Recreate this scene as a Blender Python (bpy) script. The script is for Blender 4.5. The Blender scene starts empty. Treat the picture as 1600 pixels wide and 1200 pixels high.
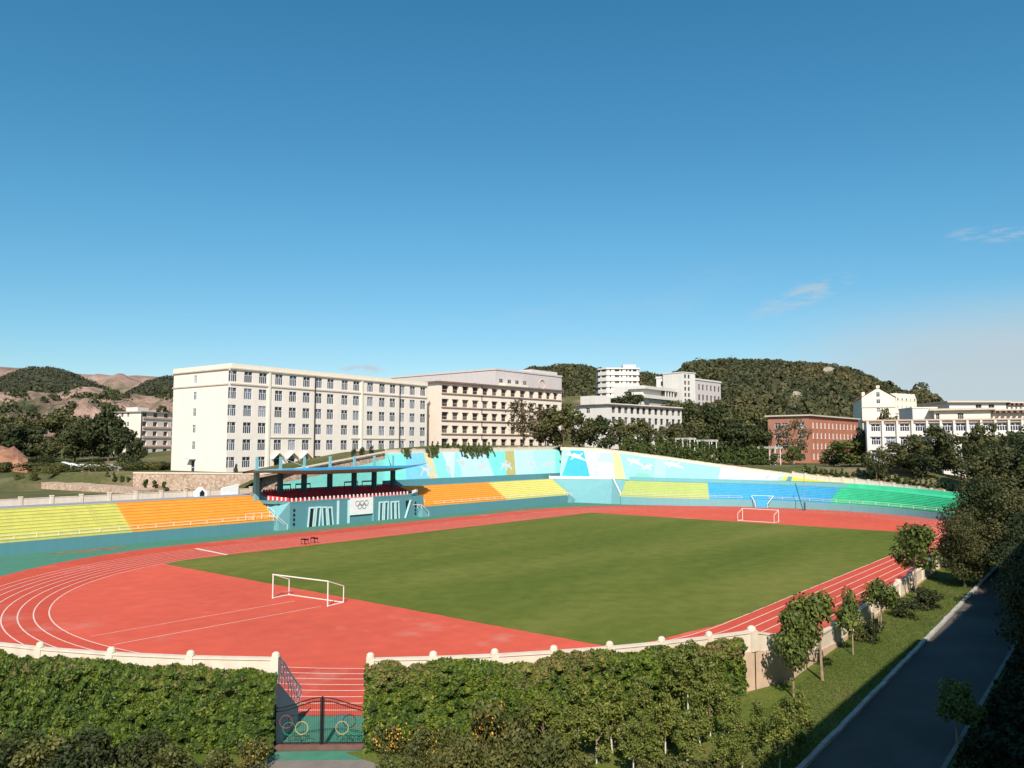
import bpy, math, random
import numpy as np
from mathutils import Vector, Matrix
R = math.radians
random.seed(7); RNG = np.random.default_rng(7)
scene = bpy.context.scene
COL = scene.collection

# ------------------------------------------------------------------ camera
F_PX, TILT = 1236.0, math.atan(98 / 1236.0)          # focal length in photo pixels, upward tilt
CAM = Vector((-51.53, -101.01, 15.0))
FWD = Vector((0.77602, 0.63070, 0.0)); RGT = Vector((0.63070, -0.77602, 0.0)); UP = Vector((0, 0, 1))
cd = bpy.data.cameras.new('camera'); cam = bpy.data.objects.new('camera', cd); COL.objects.link(cam)
cd.sensor_width = 36.0; cd.lens = 36.0 * F_PX / 1600.0; cd.clip_start = 0.3; cd.clip_end = 20000
cam.location = CAM
look = FWD * math.cos(TILT) + UP * math.sin(TILT)
cam.rotation_euler = look.to_track_quat('-Z', 'Y').to_euler()
scene.camera = cam

# ------------------------------------------------------------------ daylight
SUN_HEAD, SUN_EL = 39.0, 40.0                          # direction the light travels (ccw from +x), elevation
sd = bpy.data.lights.new('sun', 'SUN'); sun = bpy.data.objects.new('sun', sd); COL.objects.link(sun)
sd.energy = 4.6; sd.angle = R(0.5); sd.color = (1.0, 0.94, 0.84)
ldir = Vector((math.cos(R(SUN_HEAD)) * math.cos(R(SUN_EL)), math.sin(R(SUN_HEAD)) * math.cos(R(SUN_EL)), -math.sin(R(SUN_EL))))
sun.rotation_euler = ldir.to_track_quat('-Z', 'Y').to_euler()
world = bpy.data.worlds.new('World'); scene.world = world; world.use_nodes = True
wn, wl = world.node_tree.nodes, world.node_tree.links
bg = wn['Background']; bg.inputs['Strength'].default_value = 0.10
sky = wn.new('ShaderNodeTexSky'); sky.sky_type = 'NISHITA'; sky.sun_disc = False
sky.sun_elevation = R(SUN_EL); sky.sun_rotation = math.atan2(-ldir.x, -ldir.y)
sky.altitude = 300; sky.air_density = 1.0; sky.dust_density = 0.35; sky.ozone_density = 1.6
tint = wn.new('ShaderNodeMixRGB'); tint.blend_type = 'MULTIPLY'; tint.inputs[0].default_value = 1.0
tint.inputs[2].default_value = (0.80, 0.91, 1.0, 1)
wl.new(sky.outputs[0], tint.inputs[1])
sc_ = wn.new('ShaderNodeSeparateColor'); cc_ = wn.new('ShaderNodeCombineColor'); wl.new(tint.outputs[0], sc_.inputs[0])   # deeper blue away from the horizon
pw_ = wn.new('ShaderNodeMath'); pw_.operation = 'POWER'; wl.new(sc_.outputs[0], pw_.inputs[0]); pw_.inputs[1].default_value = 1.5
ml_ = wn.new('ShaderNodeMath'); ml_.operation = 'MULTIPLY'; wl.new(pw_.outputs[0], ml_.inputs[0]); ml_.inputs[1].default_value = 2.573 / 3.32 ** 1.5
wl.new(ml_.outputs[0], cc_.inputs[0]); wl.new(sc_.outputs[1], cc_.inputs[1])
pb_ = wn.new('ShaderNodeMath'); pb_.operation = 'POWER'; wl.new(sc_.outputs[2], pb_.inputs[0]); pb_.inputs[1].default_value = 0.93
mb_ = wn.new('ShaderNodeMath'); mb_.operation = 'MULTIPLY'; wl.new(pb_.outputs[0], mb_.inputs[0]); mb_.inputs[1].default_value = 1.105; wl.new(mb_.outputs[0], cc_.inputs[2])
# thin fair-weather cirrus, denser towards the hazy low sky on one side
tc = wn.new('ShaderNodeTexCoord')
sep = wn.new('ShaderNodeSeparateXYZ'); wl.new(tc.outputs['Generated'], sep.inputs[0])
mp = wn.new('ShaderNodeMapping'); mp.inputs['Scale'].default_value = (1.6, 1.6, 7.0); wl.new(tc.outputs['Generated'], mp.inputs['Vector'])
nz = wn.new('ShaderNodeTexNoise'); nz.inputs['Scale'].default_value = 2.6; nz.inputs['Detail'].default_value = 9; nz.inputs['Roughness'].default_value = 0.62
wl.new(mp.outputs[0], nz.inputs['Vector'])
def wmath(op, a, b=None, c=None):
    n = wn.new('ShaderNodeMath'); n.operation = op
    for i, v in enumerate((a, b, c)):
        if v is None: continue
        if isinstance(v, (int, float)): n.inputs[i].default_value = v
        else: wl.new(v, n.inputs[i])
    return n.outputs[0]
def wramp(v, a, b, lo=0.0, hi=1.0):
    n = wn.new('ShaderNodeMapRange'); n.interpolation_type = 'SMOOTHSTEP'
    n.inputs[1].default_value = a; n.inputs[2].default_value = b; n.inputs[3].default_value = lo; n.inputs[4].default_value = hi
    wl.new(v, n.inputs[0]); return n.outputs[0]
# azimuth factor: towards world heading about 5 degrees (right side of the view)
dirx = wmath('MULTIPLY', sep.outputs[0], math.cos(R(-4))); diry = wmath('MULTIPLY', sep.outputs[1], math.sin(R(-4)))
azf = wramp(wmath('ADD', dirx, diry), 0.87, 0.985)
low = wramp(sep.outputs[2], 0.085, 0.19, 1.0, 0.0)
bank = wmath('MULTIPLY', wmath('MULTIPLY', azf, low), wramp(nz.outputs[0], 0.24, 0.50))
wisp = wmath('MULTIPLY', wramp(nz.outputs[0], 0.57, 0.78), wramp(sep.outputs[2], 0.02, 0.26, 0.55, 0.0))
# two feathery streaks and a puff just over the roofline of the big block
def streak(hx, hy, along, across, slope):
    d0 = ray_dir(hx, hy); r0 = Vector((-d0.y, d0.x, 0)).normalized() * -1; u0 = r0.cross(d0)
    ax = (r0 * math.cos(slope) + u0 * math.sin(slope)); ay = (u0 * math.cos(slope) - r0 * math.sin(slope)); o = []
    for v_, s_ in ((ax, along), (ay, across)):
        n = wn.new('ShaderNodeVectorMath'); n.operation = 'DOT_PRODUCT'; wl.new(tc.outputs['Generated'], n.inputs[0]); n.inputs[1].default_value = v_
        o.append(wmath('MULTIPLY', n.outputs['Value'], 1.0 / s_))
    e = wmath('ADD', wmath('MULTIPLY', o[0], o[0]), wmath('MULTIPLY', o[1], o[1])); g_ = wramp(e, 0.0, 1.0, 1.0, 0.0)
    fw = wn.new('ShaderNodeVectorMath'); fw.operation = 'DOT_PRODUCT'; wl.new(tc.outputs['Generated'], fw.inputs[0]); fw.inputs[1].default_value = d0
    return wmath('MULTIPLY', wmath('MULTIPLY', g_, wramp(fw.outputs['Value'], 0.5, 0.8)), wramp(nz2_.outputs[0], 0.40, 0.66))
def ray_dir(px, py):
    a, b = (px - 800) / F_PX, (600 - py) / F_PX; c, s = math.cos(TILT), math.sin(TILT)
    return (RGT * a + FWD * (c - b * s) + UP * (s + b * c)).normalized()
nz2_ = wn.new('ShaderNodeTexNoise'); nz2_.inputs['Scale'].default_value = 26; nz2_.inputs['Detail'].default_value = 7; nz2_.inputs['Roughness'].default_value = 0.6; wl.new(mp.outputs[0], nz2_.inputs['Vector'])
wisp = wmath('ADD', wisp, wmath('MULTIPLY', streak(1255, 462, 0.075, 0.016, 0.32), 0.60)); wisp = wmath('ADD', wisp, wmath('MULTIPLY', streak(1560, 366, 0.06, 0.011, -0.12), 0.5)); wisp = wmath('ADD', wisp, wmath('MULTIPLY', streak(566, 577, 0.035, 0.008, 0.0), 0.9))
cl = wmath('MINIMUM', wmath('ADD', wmath('MULTIPLY', bank, 0.95), wisp), 0.85)
cmix = wn.new('ShaderNodeMixRGB'); wl.new(cl, cmix.inputs[0])
hz_ = wn.new('ShaderNodeMixRGB'); hz_.blend_type = 'MULTIPLY'; hz_.inputs[0].default_value = 1.0; wl.new(cc_.outputs[0], hz_.inputs[1]); wl.new(wramp(sep.outputs[2], 0.03, 0.30, 0.90, 1.0), hz_.inputs[2]); wl.new(hz_.outputs[0], cmix.inputs[1])
cmix.inputs[2].default_value = (4.15, 4.75, 5.2, 1)
wl.new(cmix.outputs[0], bg.inputs['Color'])
scene.view_settings.view_transform = 'Standard'; scene.view_settings.look = 'None'
scene.view_settings.exposure = 0.35; scene.view_settings.gamma = 1.0; scene.view_settings.use_curve_mapping = False
scene.cycles.max_bounces = 5; scene.cycles.transparent_max_bounces = 4

# ------------------------------------------------------------------ survey helpers (photo bearing -> place in the world)
def ray(px, py):
    a, b = (px - 800) / F_PX, (600 - py) / F_PX
    c, s = math.cos(TILT), math.sin(TILT)
    return RGT * a + FWD * (c - b * s) + UP * (s + b * c)
def at_y(px, py, y):
    d = ray(px, py); k = (y - CAM.y) / d.y; return CAM + d * k
def at_z(px, py, z):
    d = ray(px, py); k = (z - CAM.z) / d.z; return CAM + d * k
def at_d(px, py, dist):
    d = ray(px, py); h = d.x * FWD.x + d.y * FWD.y; return CAM + d * (dist / h)
def to_px(p):
    r = Vector(p) - CAM; c, s = math.cos(TILT), math.sin(TILT)
    f = r.dot(FWD); X = r.dot(RGT); D = f * c + r.z * s; Z = -f * s + r.z * c
    return 800 + F_PX * X / D, 600 - F_PX * Z / D
def sstep(a, b, v):
    t = min(1, max(0, (v - a) / (b - a))); return t * t * (3 - 2 * t)
def lerp(a, b, t): return a + (b - a) * t

# ------------------------------------------------------------------ materials
def srgb(r, g, b):
    f = lambda c: (c / 255 / 12.92) if c <= 10 else ((c / 255 + 0.055) / 1.055) ** 2.4
    return (f(r), f(g), f(b))
class NT:
    def __init__(s, m): s.n, s.l = m.node_tree.nodes, m.node_tree.links; s.b = s.n['Principled BSDF']
    def node(s, t, **kw):
        n = s.n.new(t)
        for k, v in kw.items(): setattr(n, k, v)
        return n
    def noise(s, scale, detail=4, stretch=None, rough=0.55):
        g = s.node('ShaderNodeNewGeometry'); out = g.outputs['Position']
        if stretch:
            m = s.node('ShaderNodeMapping'); m.inputs['Scale'].default_value = stretch; s.l.new(out, m.inputs['Vector']); out = m.outputs[0]
        n = s.node('ShaderNodeTexNoise'); n.inputs['Scale'].default_value = scale; n.inputs['Detail'].default_value = detail; n.inputs['Roughness'].default_value = rough
        s.l.new(out, n.inputs['Vector']); return n.outputs[0]
    def ramp(s, v, stops):
        r = s.node('ShaderNodeValToRGB'); e = r.color_ramp.elements
        while len(e) < len(stops): e.new(0.5)
        for i, (p, c) in enumerate(stops): e[i].position = p; e[i].color = (*c, 1)
        s.l.new(v, r.inputs[0]); return r.outputs[0]
    def mix(s, f, a, b, mode='MIX'):
        m = s.node('ShaderNodeMixRGB', blend_type=mode)
        for i, v in enumerate((f, a, b)):
            if isinstance(v, (int, float)): m.inputs[i].default_value = v
            elif isinstance(v, tuple): m.inputs[i].default_value = (*v, 1)
            else: s.l.new(v, m.inputs[i])
        return m.outputs[0]
    def color(s, c): s.l.new(c, s.b.inputs['Base Color'])
    def bump(s, v, strength, dist=0.05):
        b = s.node('ShaderNodeBump'); b.inputs['Strength'].default_value = strength; b.inputs['Distance'].default_value = dist
        s.l.new(v, b.inputs['Height']); s.l.new(b.outputs[0], s.b.inputs['Normal'])
def new_mat(name, rough=0.85, spec=0.25, metal=0.0):
    m = bpy.data.materials.new(name); m.use_nodes = True; b = m.node_tree.nodes['Principled BSDF']
    b.inputs['Roughness'].default_value = rough; b.inputs['Specular IOR Level'].default_value = spec; b.inputs['Metallic'].default_value = metal
    return m, NT(m)
def k(c, f): return tuple(min(1, x * f) for x in c)
def paint(name, c, var=0.12, scale=0.6, rough=0.8, spec=0.25, fine=6.0, bump=0.0, metal=0.0):
    m, t = new_mat(name, rough, spec, metal)
    a = t.ramp(t.noise(scale, 5), [(0.3, k(c, 1 - var)), (0.7, k(c, 1 + var))])
    f = t.ramp(t.noise(fine, 3), [(0.3, (1 - var * 0.5,) * 3), (0.7, (1, 1, 1))])
    t.color(t.mix(1.0, a, f, 'MULTIPLY'))
    if bump: t.bump(t.noise(fine * 2, 4), bump)
    return m
def stained(name, c, dirt, amount=0.5, scale=0.25):
    # wall paint with vertical rain streaks and blotches
    m, t = new_mat(name, 0.85, 0.15)
    n1 = t.noise(scale, 6, (3.0, 3.0, 0.35)); n2 = t.noise(scale * 3, 5)
    f = t.ramp(t.mix(0.5, n1, n2), [(0.42, (0, 0, 0)), (0.72, (amount,) * 3)])
    t.color(t.mix(f, c, dirt)); t.bump(t.noise(20, 3), 0.12, 0.02)
    return m
def leafmat(name, cols, rough=0.62, trans=0.25, patch=None):
    m, t = new_mat(name, rough, 0.3)
    g = t.node('ShaderNodeNewGeometry')
    st = [(i / max(1, len(cols) - 1), c) for i, c in enumerate(cols)]
    c1 = t.ramp(g.outputs['Random Per Island'], st)
    oi = t.node('ShaderNodeObjectInfo')
    tone = t.ramp(oi.outputs['Random'], [(0.0, (0.82, 0.86, 0.8)), (1.0, (1.15, 1.08, 0.95))])
    c2 = t.mix(1.0, c1, tone, 'MULTIPLY')
    if patch: c2 = t.mix(1.0, c2, t.ramp(t.noise(patch, 4), [(0.32, (0.62, 0.70, 0.70)), (0.5, (1.0, 1.0, 0.95)), (0.66, (1.45, 1.22, 1.15))]), 'MULTIPLY')
    t.color(c2)
    tr = t.node('ShaderNodeBsdfTranslucent'); t.l.new(c2, tr.inputs['Color'])
    ms = t.node('ShaderNodeMixShader'); ms.inputs[0].default_value = trans
    out = t.n['Material Output']; t.l.new(t.b.outputs[0], ms.inputs[1]); t.l.new(tr.outputs[0], ms.inputs[2]); t.l.new(ms.outputs[0], out.inputs['Surface'])
    return m

M = {}
def grass_mat():
    m, t = new_mat('turf', 0.9, 0.1)
    n1 = t.noise(0.035, 5, (0.35, 1.6, 1)); n2 = t.noise(0.5, 6); n3 = t.noise(9.0, 3)
    a = t.ramp(n1, [(0.32, (0.098, 0.136, 0.021)), (0.5, (0.138, 0.164, 0.029)), (0.68, (0.185, 0.193, 0.044))])
    b = t.ramp(n2, [(0.3, (0.78, 0.80, 0.75)), (0.7, (1.12, 1.06, 1.0))])
    c = t.ramp(n3, [(0.25, (0.72, 0.75, 0.7)), (0.75, (1.2, 1.15, 1.1))])
    t.color(t.mix(1.0, t.mix(1.0, a, b, 'MULTIPLY'), c, 'MULTIPLY')); t.bump(n3, 0.5, 0.05); return m
M['turf'] = grass_mat()
def lawn_mat():
    m, t = new_mat('lawn', 0.9, 0.1)
    n2 = t.noise(0.35, 6); n3 = t.noise(7.0, 4)
    a = t.ramp(n2, [(0.3, (0.085, 0.125, 0.022)), (0.55, (0.13, 0.155, 0.035)), (0.75, (0.18, 0.15, 0.065))])
    c = t.ramp(n3, [(0.25, (0.6, 0.62, 0.55)), (0.75, (1.25, 1.2, 1.1))])
    t.color(t.mix(1.0, a, c, 'MULTIPLY')); t.bump(n3, 0.7, 0.08); return m
M['lawn'] = lawn_mat()
def track_mat(name, c):
    m, t = new_mat(name, 0.85, 0.18)
    n1 = t.noise(0.05, 5); n2 = t.noise(0.6, 5); n3 = t.noise(25, 2)
    a = t.ramp(n1, [(0.35, k(c, 0.92)), (0.65, k(c, 1.06))])
    b = t.ramp(n2, [(0.3, (0.9, 0.9, 0.9)), (0.7, (1.05, 1.05, 1.05))])
    worn = t.ramp(t.noise(0.11, 4, None, 0.7), [(0.575, (0, 0, 0)), (0.72, (0.50, 0.50, 0.50))])
    scuff = t.ramp(t.noise(0.45, 7, (0.25, 2.2, 1), 0.75), [(0.56, (0, 0, 0)), (0.78, (0.30, 0.30, 0.30))])
    base_ = t.mix(worn, t.mix(1.0, a, b, 'MULTIPLY'), (0.62, 0.27, 0.21)); t.color(t.mix(scuff, base_, (0.36, 0.10, 0.075))); t.bump(n3, 0.15, 0.01); return m
M['track'] = track_mat('red_rubber', (0.590, 0.084, 0.047))
M['dee'] = track_mat('red_rubber_apron', (0.665, 0.105, 0.060))
M['line'] = paint('line_paint', (0.82, 0.58, 0.50), 0.15, 3)
M['white_line'] = paint('white_line', (0.82, 0.72, 0.66), 0.08, 2)
def apron_mat():
    m, t = new_mat('green_apron', 0.9, 0.15)
    n = t.noise(0.12, 6, (0.4, 1.5, 1), 0.65); n2 = t.noise(1.5, 4)
    a = t.ramp(n, [(0.40, (0.070, 0.235, 0.155)), (0.60, (0.10, 0.23, 0.16)), (0.72, (0.22, 0.185, 0.125))])
    t.color(t.mix(1.0, a, t.ramp(n2, [(0.3, (0.85,) * 3), (0.7, (1.05,) * 3)]), 'MULTIPLY')); return m
M['apron'] = apron_mat()
M['dirt'] = paint('bare_earth', (0.24, 0.17, 0.11), 0.3, 0.8)
M['soil'] = paint('red_soil', (0.36, 0.17, 0.10), 0.3, 0.25, bump=0.4)
M['concrete'] = paint('pale_concrete', (0.42, 0.42, 0.41), 0.12, 0.4, bump=0.1)
def road_mat():
    m, t = new_mat('road_asphalt', 0.85, 0.2)
    a = t.ramp(t.noise(0.25, 6), [(0.3, (0.082, 0.070, 0.062)), (0.7, (0.125, 0.107, 0.094))])
    t.color(t.mix(1.0, a, t.ramp(t.noise(30, 2), [(0.3, (0.8,) * 3), (0.7, (1.15,) * 3)]), 'MULTIPLY')); return m
M['road'] = road_mat()
M['kerb'] = paint('kerb_stone', (0.44, 0.41, 0.37), 0.15, 1.2, bump=0.15)
M['white'] = paint('white_paint', (0.80, 0.79, 0.76), 0.05, 1.0)
M['goalwhite'] = paint('goal_white', (0.78, 0.74, 0.64), 0.06, 2.0, rough=0.45)
M['cream'] = stained('cream_render', (0.85, 0.745, 0.655), (0.66, 0.55, 0.46), 0.35)
M['cream2'] = stained('pale_cream_render', (0.82, 0.73, 0.60), (0.66, 0.55, 0.43), 0.3)
M['peach'] = stained('peach_render', (0.81, 0.69, 0.58), (0.62, 0.49, 0.39), 0.4)
M['bwhite'] = stained('white_render', (0.72, 0.67, 0.61), (0.54, 0.48, 0.42), 0.4)
M['greyrender'] = stained('grey_render', (0.62, 0.54, 0.52), (0.48, 0.40, 0.38), 0.4)
M['parapet'] = stained('parapet_cream', (0.72, 0.60, 0.48), (0.50, 0.39, 0.29), 0.6, 0.5)
M['sandstone'] = paint('sand_render', (0.60, 0.42, 0.30), 0.14, 0.8, bump=0.2)
M['roofgrey'] = paint('roof_edge', (0.30, 0.26, 0.24), 0.15, 0.5)
M['roofbrown'] = paint('roof_brown', (0.20, 0.13, 0.11), 0.15, 0.5)
M['redtile'] = paint('red_tile', (0.42, 0.13, 0.09), 0.2, 1.0)
M['trim'] = paint('trim_band', (0.62, 0.51, 0.40), 0.08, 1.0)
M['pinktrim'] = paint('pink_ledge', (0.60, 0.40, 0.32), 0.1, 1.0)
M['pipe'] = paint('drain_pipe', (0.05, 0.045, 0.04), 0.1, 2)
M['frame'] = paint('window_frame', (0.72, 0.72, 0.74), 0.05, 2, rough=0.5)
M['dullframe'] = paint('dull_window_frame', (0.60, 0.59, 0.58), 0.08, 2, rough=0.5)
M['greyframe'] = paint('grey_window_frame', (0.42, 0.40, 0.40), 0.05, 2, rough=0.5)
def glass_mat():
    m, t = new_mat('window_glass', 0.12, 0.5)
    oi = t.node('ShaderNodeObjectInfo')
    c = t.ramp(oi.outputs['Random'], [(0.0, (0.012, 0.014, 0.022)), (0.55, (0.030, 0.034, 0.05)), (0.80, (0.09, 0.11, 0.17)), (0.92, (0.22, 0.25, 0.32)), (1.0, (0.40, 0.40, 0.42))])
    t.color(c); return m
M['glass'] = glass_mat()
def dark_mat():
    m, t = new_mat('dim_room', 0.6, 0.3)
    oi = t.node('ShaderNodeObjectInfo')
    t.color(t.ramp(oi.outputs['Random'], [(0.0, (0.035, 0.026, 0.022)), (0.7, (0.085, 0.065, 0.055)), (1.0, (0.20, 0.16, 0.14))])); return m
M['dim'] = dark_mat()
def brick_mat():
    m, t = new_mat('red_brick', 0.9, 0.1)
    b = t.node('ShaderNodeTexBrick'); g = t.node('ShaderNodeTexCoord'); mp = t.node('ShaderNodeMapping')
    mp.inputs['Rotation'].default_value = (R(90), 0, 0); t.l.new(g.outputs['Object'], mp.inputs['Vector']); t.l.new(mp.outputs[0], b.inputs['Vector'])
    b.inputs['Scale'].default_value = 1.6; b.inputs['Color1'].default_value = (0.56, 0.185, 0.10, 1); b.inputs['Color2'].default_value = (0.48, 0.15, 0.085, 1); b.inputs['Mortar'].default_value = (0.36, 0.22, 0.16, 1)
    t.color(t.mix(1.0, b.outputs[0], t.ramp(t.noise(0.3, 5), [(0.3, (0.85,) * 3), (0.7, (1.08,) * 3)]), 'MULTIPLY')); return m
M['brick'] = brick_mat()
def stone_mat():
    m, t = new_mat('rubble_stone', 0.92, 0.1)
    g = t.node('ShaderNodeNewGeometry'); v = t.node('ShaderNodeTexVoronoi'); v.inputs['Scale'].default_value = 2.2; t.l.new(g.outputs['Position'], v.inputs['Vector'])
    v2 = t.node('ShaderNodeTexVoronoi', feature='DISTANCE_TO_EDGE'); v2.inputs['Scale'].default_value = 2.2; t.l.new(g.outputs['Position'], v2.inputs['Vector'])
    sep = t.node('ShaderNodeSeparateColor'); t.l.new(v.outputs['Color'], sep.inputs[0])
    c = t.ramp(sep.outputs[0], [(0.0, (0.40, 0.25, 0.18)), (0.5, (0.52, 0.37, 0.27)), (1.0, (0.60, 0.46, 0.35))])
    j = t.ramp(v2.outputs[0], [(0.0, (0.62,) * 3), (0.09, (1, 1, 1))])
    t.color(t.mix(1.0, c, j, 'MULTIPLY')); t.bump(v2.outputs[0], 0.5, 0.15); return m
M['stone'] = stone_mat()
# stand paints
M['yellow'] = stained('seat_yellow', (0.63, 0.60, 0.165), (0.46, 0.43, 0.15), 0.6, 0.3)
M['paleyellow'] = stained('seat_pale_yellow', (0.74, 0.68, 0.23), (0.55, 0.50, 0.2), 0.5, 0.3)
M['orange'] = stained('seat_orange', (0.87, 0.385, 0.062), (0.68, 0.28, 0.06), 0.6, 0.3)
M['lime'] = stained('seat_lime', (0.46, 0.53, 0.19), (0.36, 0.44, 0.18), 0.5, 0.3)
M['blue'] = stained('seat_blue', (0.085, 0.41, 0.63), (0.07, 0.31, 0.48), 0.7, 0.25)
M['emerald'] = stained('seat_emerald', (0.075, 0.57, 0.31), (0.05, 0.42, 0.22), 0.8, 0.25)
M['teal'] = stained('teal_wall', (0.105, 0.265, 0.295), (0.085, 0.235, 0.235), 0.5, 0.3)
M['tealpale'] = stained('pale_teal_wall', (0.185, 0.395, 0.42), (0.14, 0.33, 0.34), 0.5, 0.3)
M['tealwhite'] = paint('pale_mint_trim', (0.50, 0.72, 0.72), 0.06, 1)
M['tealdark'] = paint('dark_teal_and_post_shade', (0.035, 0.10, 0.11), 0.1, 1)
M['walk'] = paint('walkway_grey', (0.30, 0.30, 0.33), 0.1, 0.5)
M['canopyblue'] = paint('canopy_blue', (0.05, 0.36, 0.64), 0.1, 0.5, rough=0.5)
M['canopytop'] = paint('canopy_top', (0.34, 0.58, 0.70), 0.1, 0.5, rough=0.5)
M['soffit'] = paint('soffit_brown', (0.36, 0.27, 0.23), 0.1, 0.6)
M['redseat'] = paint('red_seat', (0.46, 0.022, 0.035), 0.15, 1.5, rough=0.5)
M['redwall'] = paint('red_wall', (0.62, 0.05, 0.05), 0.1, 1.0)
M['black'] = paint('black_paint', (0.012, 0.012, 0.013), 0.1, 2, rough=0.5)
M['void'] = paint('dark_opening', (0.015, 0.016, 0.018), 0.1, 2)
M['ringblue'] = paint('ring_blue', (0.03, 0.10, 0.22), 0.1, 2); M['ringyellow'] = paint('ring_yellow', (0.44, 0.33, 0.15), 0.1, 2)
M['ringred'] = paint('ring_red', (0.33, 0.06, 0.06), 0.1, 2); M['ringgreen'] = paint('ring_green', (0.03, 0.25, 0.10), 0.1, 2)
M['rust'] = paint('rusty_steel', (0.17, 0.085, 0.07), 0.2, 2)
M['logo'] = paint('emblem_grey', (0.16, 0.16, 0.17), 0.05, 2)
M['bark'] = paint('bark', (0.16, 0.105, 0.07), 0.25, 3, bump=0.4)
M['limewash'] = paint('limewashed_bark', (0.70, 0.64, 0.55), 0.12, 3)
M['palebark'] = paint('pale_bark', (0.34, 0.24, 0.16), 0.25, 3, bump=0.3)
# foliage
M['ivy'] = leafmat('ivy_leaf', [(0.018, 0.040, 0.007), (0.045, 0.082, 0.010), (0.088, 0.138, 0.013), (0.17, 0.215, 0.028)], patch=0.9)
M['ivytan'] = leafmat('turning_ivy_leaf', [(0.10, 0.12, 0.025), (0.20, 0.15, 0.06), (0.27, 0.17, 0.09)])
M['shrub'] = leafmat('shrub_leaf', [(0.07, 0.085, 0.022), (0.12, 0.125, 0.035), (0.18, 0.16, 0.055)])
M['shrubdark'] = leafmat('dark_shrub_leaf', [(0.025, 0.038, 0.012), (0.045, 0.058, 0.018), (0.07, 0.075, 0.025)])
M['sapling'] = leafmat('sapling_leaf', [(0.085, 0.118, 0.020), (0.155, 0.182, 0.036), (0.25, 0.245, 0.06)])
M['lawnleaf'] = leafmat('lawn_tree_leaf', [(0.055, 0.082, 0.018), (0.110, 0.142, 0.028), (0.19, 0.21, 0.05)])
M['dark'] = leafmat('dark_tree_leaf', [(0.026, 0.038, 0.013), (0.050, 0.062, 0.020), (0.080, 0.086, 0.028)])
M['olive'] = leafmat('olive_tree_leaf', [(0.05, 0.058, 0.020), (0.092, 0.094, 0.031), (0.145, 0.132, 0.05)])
M['brownish'] = leafmat('brownish_tree_leaf', [(0.07, 0.062, 0.03), (0.12, 0.098, 0.048), (0.16, 0.125, 0.07)])
M['bright'] = leafmat('bright_tree_leaf', [(0.055, 0.080, 0.02), (0.10, 0.125, 0.03), (0.15, 0.165, 0.045)])
M['conifer'] = leafmat('conifer_leaf', [(0.035, 0.058, 0.016), (0.072, 0.105, 0.025), (0.12, 0.14, 0.038)])
M['yew'] = leafmat('hedge_shade_leaf', [(0.012, 0.018, 0.008), (0.022, 0.030, 0.011), (0.035, 0.042, 0.016)])  # hedge leaf near black: the deep roadside shade is put into its colour
M['wood'] = leafmat('hill_wood_leaf', [(0.040, 0.050, 0.020), (0.068, 0.076, 0.030), (0.096, 0.096, 0.042), (0.14, 0.118, 0.065)], patch=0.022)
M['woodgreen'] = leafmat('far_hill_leaf', [(0.055, 0.062, 0.038), (0.075, 0.080, 0.046), (0.095, 0.092, 0.056)])
M['flower'] = paint('orange_flower', (0.62, 0.30, 0.035), 0.2, 5)

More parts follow.
